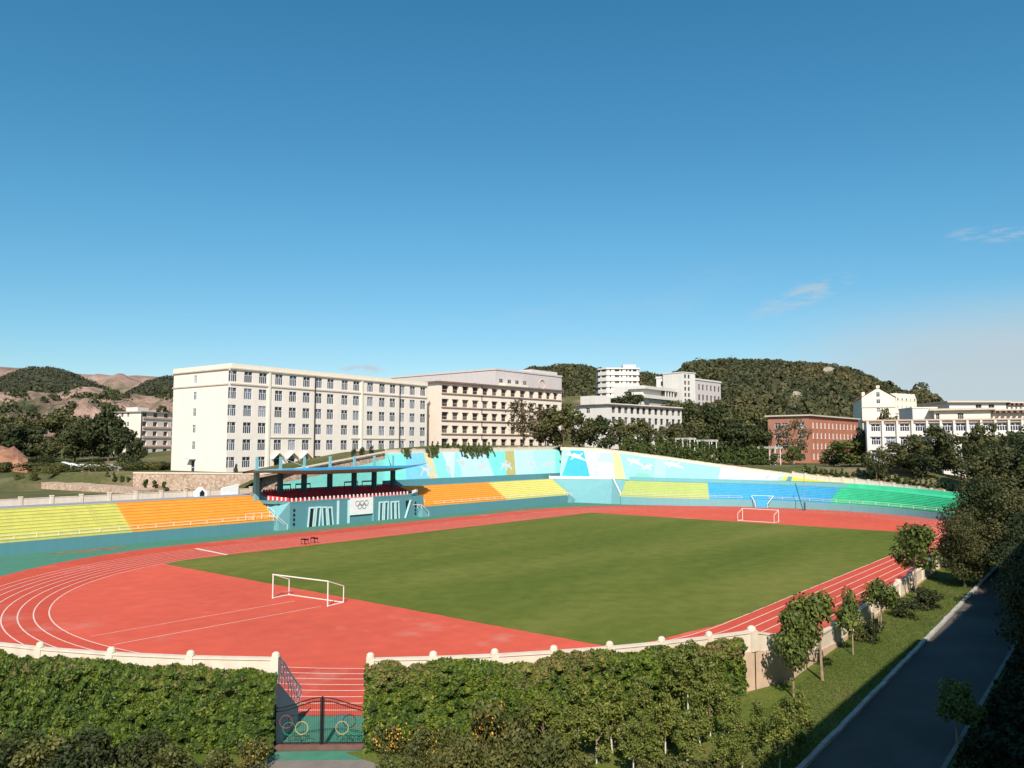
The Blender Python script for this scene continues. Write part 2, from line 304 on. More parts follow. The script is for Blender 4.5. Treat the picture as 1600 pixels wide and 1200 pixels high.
# ------------------------------------------------------------------ mesh helpers
MW = {}                                                # world matrices of things, kept by hand
class MB:
    """collects geometry in the space of its thing and links it as one object"""
    def __init__(s): s.v, s.f, s.m = [], [], []
    def add(s, vs, fs, mi=0):
        o = len(s.v); s.v += [tuple(p) for p in vs]; s.f += [tuple(i + o for i in q) for q in fs]; s.m += [mi] * len(fs); return s
    def quad(s, a, b, c, d, mi=0): return s.add((a, b, c, d), ((0, 1, 2, 3),), mi)
    def hexa(s, p, mi=0):                             # p: 4 bottom then 4 top
        return s.add(p, ((3, 2, 1, 0), (4, 5, 6, 7), (0, 1, 5, 4), (1, 2, 6, 5), (2, 3, 7, 6), (3, 0, 4, 7)), mi)
    def box(s, x0, x1, y0, y1, z0, z1, mi=0):
        return s.hexa(((x0, y0, z0), (x1, y0, z0), (x1, y1, z0), (x0, y1, z0), (x0, y0, z1), (x1, y0, z1), (x1, y1, z1), (x0, y1, z1)), mi)
    def prism(s, pts, z0, z1, mi=0):
        n = len(pts); zz0 = z0 if isinstance(z0, (list, tuple)) else [z0] * n; zz1 = z1 if isinstance(z1, (list, tuple)) else [z1] * n
        vs = [(p[0], p[1], zz0[i]) for i, p in enumerate(pts)] + [(p[0], p[1], zz1[i]) for i, p in enumerate(pts)]
        fs = [tuple(reversed(range(n))), tuple(range(n, 2 * n))] + [(i, (i + 1) % n, n + (i + 1) % n, n + i) for i in range(n)]
        return s.add(vs, fs, mi)
    def tube(s, p, q, r, r2=None, n=6, mi=0):
        p, q = Vector(p), Vector(q); r2 = r if r2 is None else r2; d = (q - p).normalized()
        u = d.cross(Vector((0, 0, 1)) if abs(d.z) < 0.9 else Vector((1, 0, 0))).normalized(); w = d.cross(u)
        vs = []
        for c, rr in ((p, r), (q, r2)):
            for i in range(n):
                a = 2 * math.pi * i / n; vs.append(c + u * math.cos(a) * rr + w * math.sin(a) * rr)
        fs = [(i, (i + 1) % n, n + (i + 1) % n, n + i) for i in range(n)] + [tuple(reversed(range(n))), tuple(range(n, 2 * n))]
        return s.add(vs, fs, mi)
    def ring(s, c, ax, az, rad, th, n=20, mi=0):      # flat-section ring in plane (ax, az)
        c, ax, az = Vector(c), Vector(ax), Vector(az); pts = [c + ax * math.cos(2 * math.pi * i / n) * rad + az * math.sin(2 * math.pi * i / n) * rad for i in range(n)]
        for i in range(n): s.tube(pts[i], pts[(i + 1) % n], th, n=4, mi=mi)
        return s
    def mesh(s, name, mats):
        me = bpy.data.meshes.new(name); me.from_pydata(s.v, [], s.f)
        for m in (mats if isinstance(mats, (list, tuple)) else [mats]): me.materials.append(m)
        if any(s.m): me.polygons.foreach_set('material_index', s.m)
        me.update(); return me
    def build(s, name, mats, parent=None, world=True):
        if parent is not None and world:
            inv = MW[parent].inverted(); s.v = [tuple(inv @ Vector(p)) for p in s.v]
        o = bpy.data.objects.new(name, s.mesh(name, mats)); COL.objects.link(o); o.parent = parent
        MW[o] = MW[parent] if parent is not None else Matrix.Identity(4)
        return o
def place(me, name, parent, loc=(0, 0, 0), rz=0.0, sc=None):
    o = bpy.data.objects.new(name, me); COL.objects.link(o); o.parent = parent; o.location = loc; o.rotation_euler = (0, 0, rz)
    if sc: o.scale = sc
    MW[o] = (MW[parent] if parent is not None else Matrix.Identity(4)) @ Matrix.Translation(loc) @ Matrix.Rotation(rz, 4, 'Z')
    return o
def tag(o, label=None, cat=None, group=None, kind=None):
    for a, v in (('label', label), ('category', cat), ('group', group), ('kind', kind)):
        if v: o[a] = v
    return o
def thing(name, label, cat, loc=(0, 0, 0), rz=0.0, group=None):
    o = bpy.data.objects.new(name, None); COL.objects.link(o); o.location = loc; o.rotation_euler = (0, 0, rz); o.empty_display_size = 0.5
    MW[o] = Matrix.Translation(loc) @ Matrix.Rotation(rz, 4, 'Z'); return tag(o, label, cat, group)
def structure(name, mb, mats): return tag(mb.build(name, mats), kind='structure')

def np_mesh(name, V, Q, mats, mi=None):
    me = bpy.data.meshes.new(name); V = np.ascontiguousarray(V, dtype=np.float32); Q = np.ascontiguousarray(Q, dtype=np.int32)
    me.vertices.add(len(V)); me.vertices.foreach_set('co', V.ravel())
    me.loops.add(Q.size); me.loops.foreach_set('vertex_index', Q.ravel())
    me.polygons.add(len(Q)); me.polygons.foreach_set('loop_start', np.arange(0, Q.size, Q.shape[1], dtype=np.int32))
    for m in (mats if isinstance(mats, (list, tuple)) else [mats]): me.materials.append(m)
    if mi is not None: me.polygons.foreach_set('material_index', np.ascontiguousarray(mi, dtype=np.int32))
    me.update(calc_edges=True); me.validate(); return me
def leaf_quads(P, N, size, rng, blend=0.6, aspect=0.6):
    """diamond leaves at P, facing roughly along N"""
    n = len(P); nr = rng.normal(size=(n, 3)); nr /= np.linalg.norm(nr, axis=1)[:, None]
    N = N * blend + nr * (1 - blend); N /= np.linalg.norm(N, axis=1)[:, None] + 1e-9
    a = rng.normal(size=(n, 3)); U = np.cross(N, a); U /= np.linalg.norm(U, axis=1)[:, None] + 1e-9; W = np.cross(N, U)
    s = (size * rng.uniform(0.6, 1.4, n))[:, None]
    V = np.stack([P - U * s, P + W * s * aspect, P + U * s, P - W * s * aspect], 1).reshape(-1, 3)
    return V, np.arange(4 * n).reshape(n, 4)
def crown_points(rng, n, lobes, rx, z0, z1, lobe_r=(0.16, 0.30), shape='round'):
    """points on the surface of many overlapping lobes in a unit tree (height 1)"""
    C, Rr = [], []
    for i in range(lobes):
        t = rng.uniform(0, 1); z = z0 + (z1 - z0) * t
        if shape == 'round': w = math.sqrt(max(0.05, 1 - (2 * t - 0.9) ** 2 / 1.25))
        elif shape == 'cone': w = max(0.06, (1 - t) ** 0.8)
        elif shape == 'column': w = 0.9 - 0.5 * t ** 3
        else: w = 0.55 + 0.45 * math.sin(t * math.pi)
        a = rng.uniform(0, 2 * math.pi); r = rx * w * math.sqrt(rng.uniform(0.05, 1))
        lr = rng.uniform(*lobe_r) * rx * (0.6 + 0.6 * w)
        C.append((r * math.cos(a), r * math.sin(a), z)); Rr.append(lr)
    C, Rr = np.array(C), np.array(Rr); idx = rng.choice(lobes, n, p=Rr ** 2 / np.sum(Rr ** 2))
    d = rng.normal(size=(n, 3)); d /= np.linalg.norm(d, axis=1)[:, None]
    rr = rng.uniform(0.55, 1.08, n)[:, None] * Rr[idx][:, None]
    P = C[idx] + d * rr * np.array([1, 1, 0.85]); P[:, 2] = np.clip(P[:, 2], z0 * 0.6, 1.02); return P, d, C
def crown_mesh(name, seed, n, lobes, rx, z0, z1, leaf, mat, shape='round', lobe_r=(0.3, 0.55), aspect=0.6):
    rng = np.random.default_rng(seed); P, d, C = crown_points(rng, n, lobes, rx, z0, z1, lobe_r, shape)
    d[:, 2] += 0.3; V, Q = leaf_quads(P, d, leaf, rng, 0.55, aspect); me = np_mesh(name, V, Q, mat); return me, C
def trunk_mesh(name, C, z0, r, mat, limbs=5, white=None, lean=0.02, wh=0.3):
    mb = MB(); top = (lean, lean * 0.4, z0 + 0.12)
    if white: mb.tube((0, 0, -0.04), (lean * wh, 0, z0 * wh), r, r * 0.9, mi=1); mb.tube((lean * wh, 0, z0 * wh), top, r * 0.9, r * 0.65)
    else: mb.tube((0, 0, -0.04), (lean * 0.5, 0, z0 * 0.5), r * 1.15, r * 0.9); mb.tube((lean * 0.5, 0, z0 * 0.5), top, r * 0.9, r * 0.6)
    order = sorted(range(len(C)), key=lambda i: -abs(C[i][0]) - abs(C[i][1]))[:limbs]
    for i in order: mb.tube((top[0], top[1], top[2] - 0.06), C[i], r * 0.45, r * 0.14, n=4)
    return mb.mesh(name, [mat, white] if white else mat)
TREES = {}
def tree_kind(key, mat, seeds, n, lobes, rx, z0, z1, leaf, shape='round', bark='bark', r=0.022, limbs=5, white=None, lobe_r=(0.3, 0.55), wh=0.8, aspect=0.6):
    TREES[key] = []
    for sd_ in seeds:
        cm, C = crown_mesh('crown', sd_, n, lobes, rx, z0, z1, leaf, M[mat], shape, lobe_r, aspect)
        TREES[key].append((cm, trunk_mesh('trunk', C, z0, r, M[bark], limbs, M[white] if white else None, 0.02 * ((sd_ % 3) - 1), wh)))
def tree(kind, name, label, cat, x, y, z, h, wide=1.0, group=None, var=None, rz=None):
    v = TREES[kind]; cm, tm = v[(var if var is not None else random.randrange(len(v))) % len(v)]
    t = thing(name, label, cat, (x, y, z), random.uniform(0, 6.28) if rz is None else rz, group); t.scale = (h * wide, h * wide, h); MW[t] = Matrix.LocRotScale(t.location, t.rotation_euler, t.scale)
    place(cm, 'crown', t); place(tm, 'trunk', t); return t
tree_kind('dark', 'dark', (11, 12, 13, 14), 1800, 16, 0.36, 0.22, 0.93, 0.040)
tree_kind('olive', 'olive', (21, 22, 23, 24), 1700, 15, 0.37, 0.24, 0.93, 0.040)
tree_kind('brownish', 'brownish', (31, 32), 1000, 22, 0.44, 0.26, 0.92, 0.030, lobe_r=(0.2, 0.4), limbs=10, bark='palebark')
tree_kind('bright', 'bright', (41, 42, 43), 1900, 15, 0.38, 0.22, 0.92, 0.040)
tree_kind('cone', 'conifer', (51, 52, 53), 420, 12, 0.26, 0.06, 0.92, 0.075, shape='cone', r=0.03, limbs=0)
tree_kind('column', 'conifer', (61, 62, 63), 700, 16, 0.25, 0.05, 0.94, 0.055, shape='column', r=0.03, limbs=0)
tree_kind('bush', 'shrub', (71, 72, 73, 74), 1500, 16, 0.62, 0.06, 0.88, 0.055, shape='dome', r=0.03, limbs=6)
tree_kind('darkbush', 'shrubdark', (81, 82, 83), 1500, 16, 0.62, 0.06, 0.88, 0.055, shape='dome', r=0.03, limbs=6)
tree_kind('sapling', 'sapling', (91, 92, 93, 94, 95), 2300, 24, 0.21, 0.24, 0.94, 0.021, shape='column', r=0.013, limbs=8, bark='palebark', white='limewash', lobe_r=(0.28, 0.55), wh=1.0)
tree_kind('lawn', 'lawnleaf', (101, 102, 103, 104), 2600, 15, 0.32, 0.42, 0.90, 0.027, r=0.020, limbs=9, bark='palebark', lobe_r=(0.35, 0.6), aspect=0.75)
tree_kind('big', 'olive', (111, 112, 113), 15000, 36, 0.36, 0.16, 0.94, 0.015, r=0.022, limbs=12, lobe_r=(0.26, 0.46))
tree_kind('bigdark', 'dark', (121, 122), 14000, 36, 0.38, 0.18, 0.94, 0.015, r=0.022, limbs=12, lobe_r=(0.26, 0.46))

# ================================================================== GROUND
C1, C2 = Vector((12.9, -35.2, 0)), Vector((97.3, -35.2, 0)); RI, RO, RW = 36.5, 45.9, 51.0
def pol(c, r, a, z=0.0): return Vector((c.x + r * math.cos(R(a)), c.y + r * math.sin(R(a)), z))
def zo(x):                                             # lawn and road outside the near wall climb gently
    return lerp(0.0, min(4.0, 1.43 + 0.041 * x), sstep(-27, -19, x))
g = MB(); n = 64
g.add([(6000 * math.cos(2 * math.pi * i / n), 6000 * math.sin(2 * math.pi * i / n), -0.08) for i in range(n)], [tuple(range(n))])
structure('ground', g, M['dirt'])

def stadium_pts(r, z, na=48):
    return [pol(C1, r, 90 + 180 * i / na, z) for i in range(na + 1)] + [pol(C2, r, -90 + 180 * i / na, z) for i in range(na + 1)]
def strip(mb, A, B, closed=True, mi=0):
    m = len(A); o = len(mb.v); mb.v += [tuple(p) for p in A] + [tuple(p) for p in B]
    for i in range(m if closed else m - 1): j = (i + 1) % m; mb.f.append((o + i, o + j, o + m + j, o + m + i)); mb.m.append(mi)
a = MB(); A = stadium_pts(RO, 0.0)
pa_ = [(-60, 36, -0.02), (-60, -30, -0.02)] + [tuple(pol(C1, RW + 0.1, a_, -0.02)) for a_ in range(176, 250, 3)] + [(-2, -83.3, -0.02), (130, -83.4, -0.02), (165, -40, -0.02), (150, 36, -0.02)]
a.add(pa_, [tuple(range(len(pa_)))])
structure('green_apron', a, M['apron'])
t = MB(); strip(t, stadium_pts(RI, 0.004), [Vector((p.x, -35.2 + (p.y + 35.2) * (1.0 + 0.108 * sstep(0, 14, p.y + 35.2)), p.z)) for p in stadium_pts(RO, 0.004)]); trk = structure('running_track', t, M['track'])
d = MB(); d.add(stadium_pts(RI, 0.004), [tuple(range(98))]); structure('field_apron', d, M['dee'])
for i in range(8):
    r = RI + i * 1.215; l = MB(); strip(l, stadium_pts(r - 0.05, 0.008, 72), stadium_pts(r + 0.055, 0.008, 72))
    l.build('lane_line', M['line'], trk)
l = MB(); l.quad((9.9, 0.2, 0.012), (10.3, 0.2, 0.012), (11.2, 10.0, 0.012), (10.7, 10.0, 0.012)); l.build('finish_line', M['white_line'], trk)
for y in (-34.6, -38.7):
    l = MB(); l.quad((-22.9, y + 0.05 - (0.02 if y > -36 else 0), 0.008), (-22.9, y - 0.04, 0.008), (-3.9, y - 0.44, 0.008), (-3.9, y - 0.35, 0.008)); l.build('runway_line', M['line'], trk)
# grass field, its corners trimmed by the kerb line of the bends
gp = []
for (cx, cy, c) in ((0.3, 0, C1), (0.3, -71.6, C1), (101.4, -71.6, C2), (101.4, 0, C2)):
    rr = RI - 0.15; sy = 1 if cy > -35 else -1
    dx = abs(cx - c.x); ye = math.sqrt(rr * rr - dx * dx); xe = math.sqrt(max(0, rr * rr - (cy - c.y) ** 2)); sx = 1 if cx > c.x else -1
    p1, p2 = (cx, c.y + sy * min(ye, abs(cy - c.y)), 0.008), (c.x + sx * min(xe, dx), cy, 0.008)
    gp += [p1, p2] if (cx < 50) == (sy < 0) else [p2, p1]
gq = []
for a_, b_ in zip(gp, gp[1:] + gp[:1]):               # grass does not end on a ruled line
    a_, b_ = Vector(a_), Vector(b_); m_ = max(1, int((b_ - a_).length / 0.7)); nr_ = Vector((-(b_ - a_).y, (b_ - a_).x, 0)).normalized()
    gq += [tuple(a_.lerp(b_, i / m_) + nr_ * (random.uniform(-0.10, 0.10) if 0 < i else 0)) for i in range(m_)]
gf = MB(); gf.add(gq, [tuple(range(len(gq)))]); structure('grass_field', gf, M['turf'])
p = MB()                                              # bare earth where the apron paint has worn off
for (x0, x1, y0, y1, s) in ((-6, 6.5, 18.6, 21.6, 1), (24, 64, 16.9, 18.6, 2), (84, 108, 18.2, 20.8, 3)):
    rr = random.Random(s); m = 14; pts = []
    for i in range(m): an = 2 * math.pi * i / m; q = rr.uniform(0.75, 1.1); pts.append(((x0 + x1) / 2 + (x1 - x0) / 2 * math.cos(an) * q, (y0 + y1) / 2 + (y1 - y0) / 2 * math.sin(an) * q, -0.012))
    p.add(pts, [tuple(range(m))])
structure('worn_earth', p, M['dirt'])
# paved approach to the gate
gm = pol(C1, 50.9, 220.2); gout = (gm - C1).normalized(); gtan = Vector((-gout.y, gout.x, 0))   # gtan points to the photo's right... see below
if gtan.dot(RGT) < 0: gtan = -gtan
pv = MB(); pv.quad(gm - gtan * 3.0 + gout * 0.2 + UP * -0.012, gm + gtan * 3.0 + gout * 0.2 + UP * -0.012, gm + gtan * 3.2 + gout * 1.3 + UP * -0.012, gm - gtan * 3.2 + gout * 1.3 + UP * -0.012)
structure('gate_path', pv, M['apron'])
pv = MB(); pv.quad(gm - gtan * 3.2 + gout * 1.3 + UP * -0.011, gm + gtan * 3.2 + gout * 1.3 + UP * -0.011, gm + gtan * 5 + gout * 16 + UP * 0.03, gm - gtan * 5 + gout * 16 + UP * 0.03)
M['paving'] = paint('worn_paving', (0.24, 0.20, 0.17), 0.2, 0.8, bump=0.1)
structure('pavement', pv, M['paving'])

# ------------------------------------------------------------------ lawn, road, kerb outside the near wall
def sheet(name, mat, us, vs, P, Z):
    V = [(P(u, v).x, P(u, v).y, Z(P(u, v))) for u in us for v in vs]; nv = len(vs)
    Q = [(i * nv + j, i * nv + j + 1, (i + 1) * nv + j + 1, (i + 1) * nv + j) for i in range(len(us) - 1) for j in range(nv - 1)]
    o = bpy.data.objects.new(name, np_mesh(name, np.array(V), np.array(Q), mat)); COL.objects.link(o); return tag(o, kind='structure')
near_line = [pol(C1, RW + 0.25, a) for a in range(150, 216, 2)] + [pol(C1, RW + 0.25, a) for a in np.arange(216, 225, 0.5)] + [pol(C1, RW + 0.25, a) for a in range(226, 248, 2)] + [Vector((x, -83.6, 0)) for x in range(-4, 134, 3)]
def normals(L, out):
    N = []
    for i in range(len(L)):
        d = (L[min(i + 1, len(L) - 1)] - L[max(i - 1, 0)]).normalized(); nrm = Vector((d.y, -d.x, 0))
        if nrm.dot(L[i] - out) < 0: nrm = -nrm
        N.append(nrm)
    return N
NN = normals(near_line, Vector((40, -30, 0)))
vs = [0, 1, 2.2, 4, 6, 9, 13, 18, 26, 40]
sheet('lawn', M['lawn'], list(range(len(near_line))), vs, lambda u, v: near_line[u] + NN[u] * v, lambda p: zo(p.x) - (0.05 if p.x < -20 else 0))
rx = list(range(-60, 140, 4))
sheet('road', M['road'], rx, [-88.25, -90.6, -93.0], lambda u, v: Vector((u, v, 0)), lambda p: zo(p.x) + 0.004)
sheet('planting_strip', M['lawn'], rx, [-93.2, -96, -101.2], lambda u, v: Vector((u, v, 0)), lambda p: zo(p.x) + 0.05)
kb = MB(); kb.box(-0.49, 0.49, -0.12, 0.12, -0.15, 0.16); kme = kb.mesh('kerb_stone', M['kerb'])
kr = thing('kerb', None, None, (0, -88.12, 0)); tag(kr, kind='structure')
kr2 = thing('kerb', None, None, (0, -93.1, 0)); tag(kr2, kind='structure')
for x in range(-30, 60):
    o = place(kme, 'kerb_stone', kr, (x + random.uniform(-0.01, 0.01), random.uniform(-0.02, 0.02), zo(x) + random.uniform(-0.02, 0.02))); o.rotation_euler.y = -0.041
kb = MB(); 
for x in range(-30, 60): kb.hexa([(x, -0.1, zo(x) - 0.1), (x + 0.98, -0.1, zo(x + 1) - 0.1), (x + 0.98, 0.1, zo(x + 1) - 0.1), (x, 0.1, zo(x) - 0.1), (x, -0.1, zo(x) + 0.12), (x + 0.98, -0.1, zo(x + 1) + 0.12), (x + 0.98, 0.1, zo(x + 1) + 0.12), (x, 0.1, zo(x) + 0.12)])
place(kb.mesh('kerb_stones', M['paving']), 'kerb_run', kr2)

# ------------------------------------------------------------------ land behind the stands
mur_far = [Vector((131.0, 30.0, 0)), Vector((134.5, 20.0, 0)), Vector((138.5, 10.5, 0)), Vector((142.0, 2.0, 0))] + [pol(C2, 57.0, a) for a in range(32, -66, -3)]
far_top_a = [72, 62, 56, 47, 37, 27, 17, 8, -5, -17, -30, -45, -66]; far_top_z = [15.0, 14.9, 14.8, 13.4, 11.9, 10.4, 9.1, 8.0, 6.5, 5.3, 4.3, 3.7, 3.4]
def ang2(p): return math.degrees(math.atan2(p.y - C2.y, p.x - C2.x))
def far_z(p): return float(np.interp(-ang2(p), [-a for a in far_top_a], far_top_z))
def back_top(x): return float(np.interp(x, [-60, 33, 39, 72, 139], [5.85, 5.85, 8.9, 13.4, 14.1]))
outl = [Vector((x, 36.6, 0)) for x in list(range(-220, 24, 8)) + list(range(24, 136, 3))] + [Vector((137.0, 35.5, 0)), Vector((138.5, 31.0, 0))] + [p + Vector((2.6, 0.9, 0)) for p in mur_far[1:4]] + [pol(C2, 59.6, a) for a in range(32, -66, -3)] + [Vector((124, -90, 0)), Vector((110, -95, 0))]
ON = normals(outl, Vector((60, -20, 0)))
def wall_d(x, y): return x - (28.4 + (67 - y) * 0.428)   # distance right of the stone retaining wall's return
def plan_z(x, y):
    if y > 34 and x < 142:
        zl = 5.8 + 6.2 * sstep(112, 152, y) + 7 * sstep(170, 300, y)
        zr = float(np.interp(x, [30, 50, 80, 116], [9.3, 9.3, 13.6, 15.4])) + 0.5 * min(1, max(0, (x - 150) / 180)) * max(0, y - 75)
        return lerp(zl, zr, sstep(0.4, 4.5, wall_d(x, min(y, 100))) * (1 - 0.6 * sstep(90, 120, y) * (1 - sstep(60, 110, x))))
    zz = lerp(9.6, 15.5, sstep(0, 62, y)) + min(28, 0.5 * min(1, max(0, (x - 150) / 180)) * max(0, y - 75))
    return lerp(zz, min(4, 1.43 + 0.041 * x), sstep(-48, -84, y)) if y < -48 else zz
def land_z(p, i, v):
    z0 = back_top(p.x) if outl[i].y > 36 and outl[i].x < 136.5 else far_z(outl[i])
    return lerp(z0, plan_z(p.x, p.y), sstep(0, 8 if outl[i].x > 137 else 12, v))
vs = [0, 1.5, 3.5, 6, 9, 13, 17, 22, 28, 35, 43, 52, 62, 74, 88, 104, 122, 142, 165, 195, 230, 270, 320, 380]
V, nv = [], len(vs)
for i in range(len(outl)):
    for v in vs:
        q = outl[i] + ON[i] * v; V.append((q.x, q.y, land_z(q, i, v)))
Q = [(i * nv + j, i * nv + j + 1, (i + 1) * nv + j + 1, (i + 1) * nv + j) for i in range(len(outl) - 1) for j in range(nv - 1)]
def land_mat():
    m, t = new_mat('rough_land', 0.95, 0.1)
    c = t.ramp(t.noise(0.05, 6, None, 0.6), [(0.38, (0.075, 0.092, 0.028)), (0.52, (0.125, 0.115, 0.045)), (0.66, (0.25, 0.18, 0.11))])
    t.color(t.mix(1.0, c, t.ramp(t.noise(1.2, 4), [(0.3, (0.75,) * 3), (0.7, (1.15,) * 3)]), 'MULTIPLY')); return m
M['land'] = land_mat()
o = bpy.data.objects.new('terrain', np_mesh('terrain', np.array(V), np.array(Q), M['land'])); COL.objects.link(o); tag(o, kind='structure')
# ground height of that sheet, for things standing on it
LV = np.array(V).reshape(len(outl), nv, 3)
from mathutils.bvhtree import BVHTree
BV = BVHTree.FromPolygons([tuple(v) for v in V], Q)
def gz(x, y):
    h = BV.ray_cast(Vector((x, y, 400)), Vector((0, 0, -1))); return h[0].z if h[0] else 0.0

# ================================================================== STANDS
def path_normals(L, c):
    N = normals(L, c); return N
def resample(L, step):
    out = [L[0]]; 
    for a_, b_ in zip(L[:-1], L[1:]):
        m = max(1, int(round((b_ - a_).length / step)))
        for i in range(1, m + 1): out.append(a_.lerp(b_, i / m))
    return out
def steps_part(parent, L, N, i0, i1, zf, zb, rows, dep, mat):
    """one bench row object per row for the stretch i0..i1 of the front line"""
    for r in range(rows):
        mb = MB(); A0, A1, B1_, B0, F0, F1 = [], [], [], [], [], []
        for i in range(i0, i1 + 1):
            h = (zb[i] - zf[i]) / rows; z = zf[i] + h * (r + 1); o0 = L[i] + N[i] * (dep * r); o1 = L[i] + N[i] * (dep * (r + 1) + 0.02)
            A0.append(o0 - N[i] * 0.03 + UP * z); A1.append(o1 + UP * z); B0.append(o0 - N[i] * 0.03 + UP * (z - 0.055)); B1_.append(o0 + N[i] * 0.02 + UP * (z - 0.055)); F0.append(o0 + N[i] * 0.02 + UP * (z - h - 0.02))
        for X, Y in ((A0, A1), (B0, A0), (B1_, B0), (F0, B1_)): strip(mb, X, Y, closed=False)
        mb.build('bench_row', mat, parent)
def stand(name, label, L, N, zf, zb, rows, dep, sections, walk, wallmat, backwall=0.0):
    root = thing(name, label, 'grandstand', tuple(L[len(L) // 2]))
    mb = MB(); strip(mb, [p + UP * -0.05 for p in L], [p + UP * zf[i] for i, p in enumerate(L)], closed=False)
    strip(mb, [p + UP * zf[i] for i, p in enumerate(L)], [L[i] + N[i] * 0.05 + UP * zf[i] for i in range(len(L))], closed=False)
    for i in (0, len(L) - 1):                         # end walls under the steps
        D = dep * rows; pts = [L[i] + UP * -0.05, L[i] + UP * zf[i], L[i] + N[i] * D + UP * zb[i], L[i] + N[i] * (D + walk) + UP * zb[i], L[i] + N[i] * (D + walk) + UP * -0.05]
        mb.add(pts, [tuple(range(5))])
    mb.build('front_wall', wallmat, root)
    for (i0, i1, mat) in sections: steps_part(root, L, N, i0, i1, zf, zb, rows, dep, mat)
    w = MB(); D = dep * rows
    strip(w, [L[i] + N[i] * D + UP * (zb[i] - 0.004) for i in range(len(L))], [L[i] + N[i] * (D + walk) + UP * (zb[i] - 0.004) for i in range(len(L))], closed=False)
    w.build('walkway', M['walk'] if not backwall else wallmat, root)
    if backwall:
        w = MB(); strip(w, [L[i] + N[i] * (D + walk) + UP * (zb[i] - 0.1) for i in range(len(L))], [L[i] + N[i] * (D + walk + 0.1) + UP * (zb[i] + backwall) for i in range(len(L))], closed=False)
        w.build('back_wall', wallmat, root)
    return root
def railing(label, P, h, mat, every=1, r=0.035, group=None, cat='railing', rails=(1.0, 0.55), name='railing'):
    root = thing(name, label, cat, tuple(P[0]), 0, group); pm = MB(); pm.tube((0, 0, -0.03), (0, 0, h), r * 1.3, n=5); me = pm.mesh('post', mat)
    for p in P[::every]: place(me, 'post', root, tuple(Vector(p) - P[0]))
    for f in rails:
        b = MB()
        for p, q in zip(P[:-1], P[1:]): b.tube(p + UP * h * f, q + UP * h * f, r, n=4)
        b.build('rail', mat, root)
    return root
def parapet(label, P, h, th, mat, group=None, cap=0.14, ph=0.22, pw=0.46, round_cap=False, cat='wall', name='parapet_wall'):
    """panels between posts; P are the post positions (z = foot)"""
    root = thing(name, label, cat, tuple(P[0]), 0, group)
    for p, q in zip(P[:-1], P[1:]):
        d = (q - p); d.z = 0; d.normalize(); nrm = Vector((-d.y, d.x, 0)); a_, b_ = p + d * pw * 0.45, q - d * pw * 0.45; mb = MB()
        mb.hexa([a_ - nrm * th / 2, b_ - nrm * th / 2, b_ + nrm * th / 2, a_ + nrm * th / 2] + [a_ - nrm * th / 2 + UP * (h - 0.1), b_ - nrm * th / 2 + UP * (h - 0.1), b_ + nrm * th / 2 + UP * (h - 0.1), a_ + nrm * th / 2 + UP * (h - 0.1)])
        w = th / 2 + 0.05; mb.hexa([a_ - nrm * w + UP * (h - 0.098), b_ - nrm * w + UP * (h - 0.098), b_ + nrm * w + UP * (h - 0.098), a_ + nrm * w + UP * (h - 0.098), a_ - nrm * w + UP * h, b_ - nrm * w + UP * h, b_ + nrm * w + UP * h, a_ + nrm * w + UP * h])
        mb.build('panel', mat, root)
    for i, p in enumerate(P):
        d = (P[min(i + 1, len(P) - 1)] - P[max(i - 1, 0)]); an = math.atan2(d.y, d.x); mb = MB(); s = pw / 2
        mb.box(-s, s, -s, s, -0.02, h + ph * 0.45)
        if round_cap: mb.tube((0, 0, h + ph * 0.451), (0, 0, h + ph * 0.45 + 0.15), s * 1.12, s * 0.98, n=12); mb.tube((0, 0, h + ph * 0.45 + 0.151), (0, 0, h + ph * 0.45 + 0.23), s * 0.97, s * 0.55, n=12)
        else: mb.box(-s - 0.05, s + 0.05, -s - 0.05, s + 0.05, h + ph * 0.451, h + ph)
        me = mb.mesh('post', mat); place(me, 'post', root, tuple(Vector(p) - P[0]), an)
    return root

SF, ROWS, DEP = 23.2, 10, 0.63
# left stand
L = resample([Vector((-44, SF, 0)), Vector((33.6, SF, 0))], 1.0); n = len(L); N = [Vector((0, 1, 0))] * n
zf = [1.75] * n; zb = [6.02] * n; ib = min(range(n), key=lambda i: abs(L[i].x - 7.4))
stand('seating_stand', 'long open stand on the left, half yellow and half orange bench rows', L, N, zf, zb, ROWS, DEP, [(0, ib, M['yellow']), (ib, n - 1, M['orange'])], 5.6, M['teal'])
lst_ = [o for o in COL.objects if o.name.startswith('seating_stand')][-1]; am = MB(); am.box(-0.35, 0.35, -0.02, 0.30, 0, 0.17); ame = am.mesh('aisle_step', M['yellow'])
for ax_ in (-26.0, -10.5, 3.2):
    for r_ in range(ROWS - 1): o = place(ame, 'aisle_step', lst_, tuple(Vector((ax_, SF + DEP * (r_ + 1) - 0.34, 1.75 + 0.427 * (r_ + 1) + 0.003)) - lst_.location))
railing('white railing along the front of the yellow and orange left stand', [Vector((x, SF + 0.12, 1.76)) for x in np.arange(-43.5, 30.0, 2.9)], 0.95, M['goalwhite'], rails=(1.0, 0.52))
railing('low white railing enclosing the stair landing beside the orange left stand', [Vector((x, SF + 0.14, 1.76)) for x in (27.6, 29.2, 30.8, 32.4, 33.4)] + [Vector((33.4, SF + 2.2, 2.7))], 1.5, M['goalwhite'])
parapet('low cream parapet with square posts behind the left stand', [Vector((x, 35.2, 6.0)) for x in np.arange(-44, 38, 4.45)], 1.05, 0.2, M['parapet'], ph=0.3)
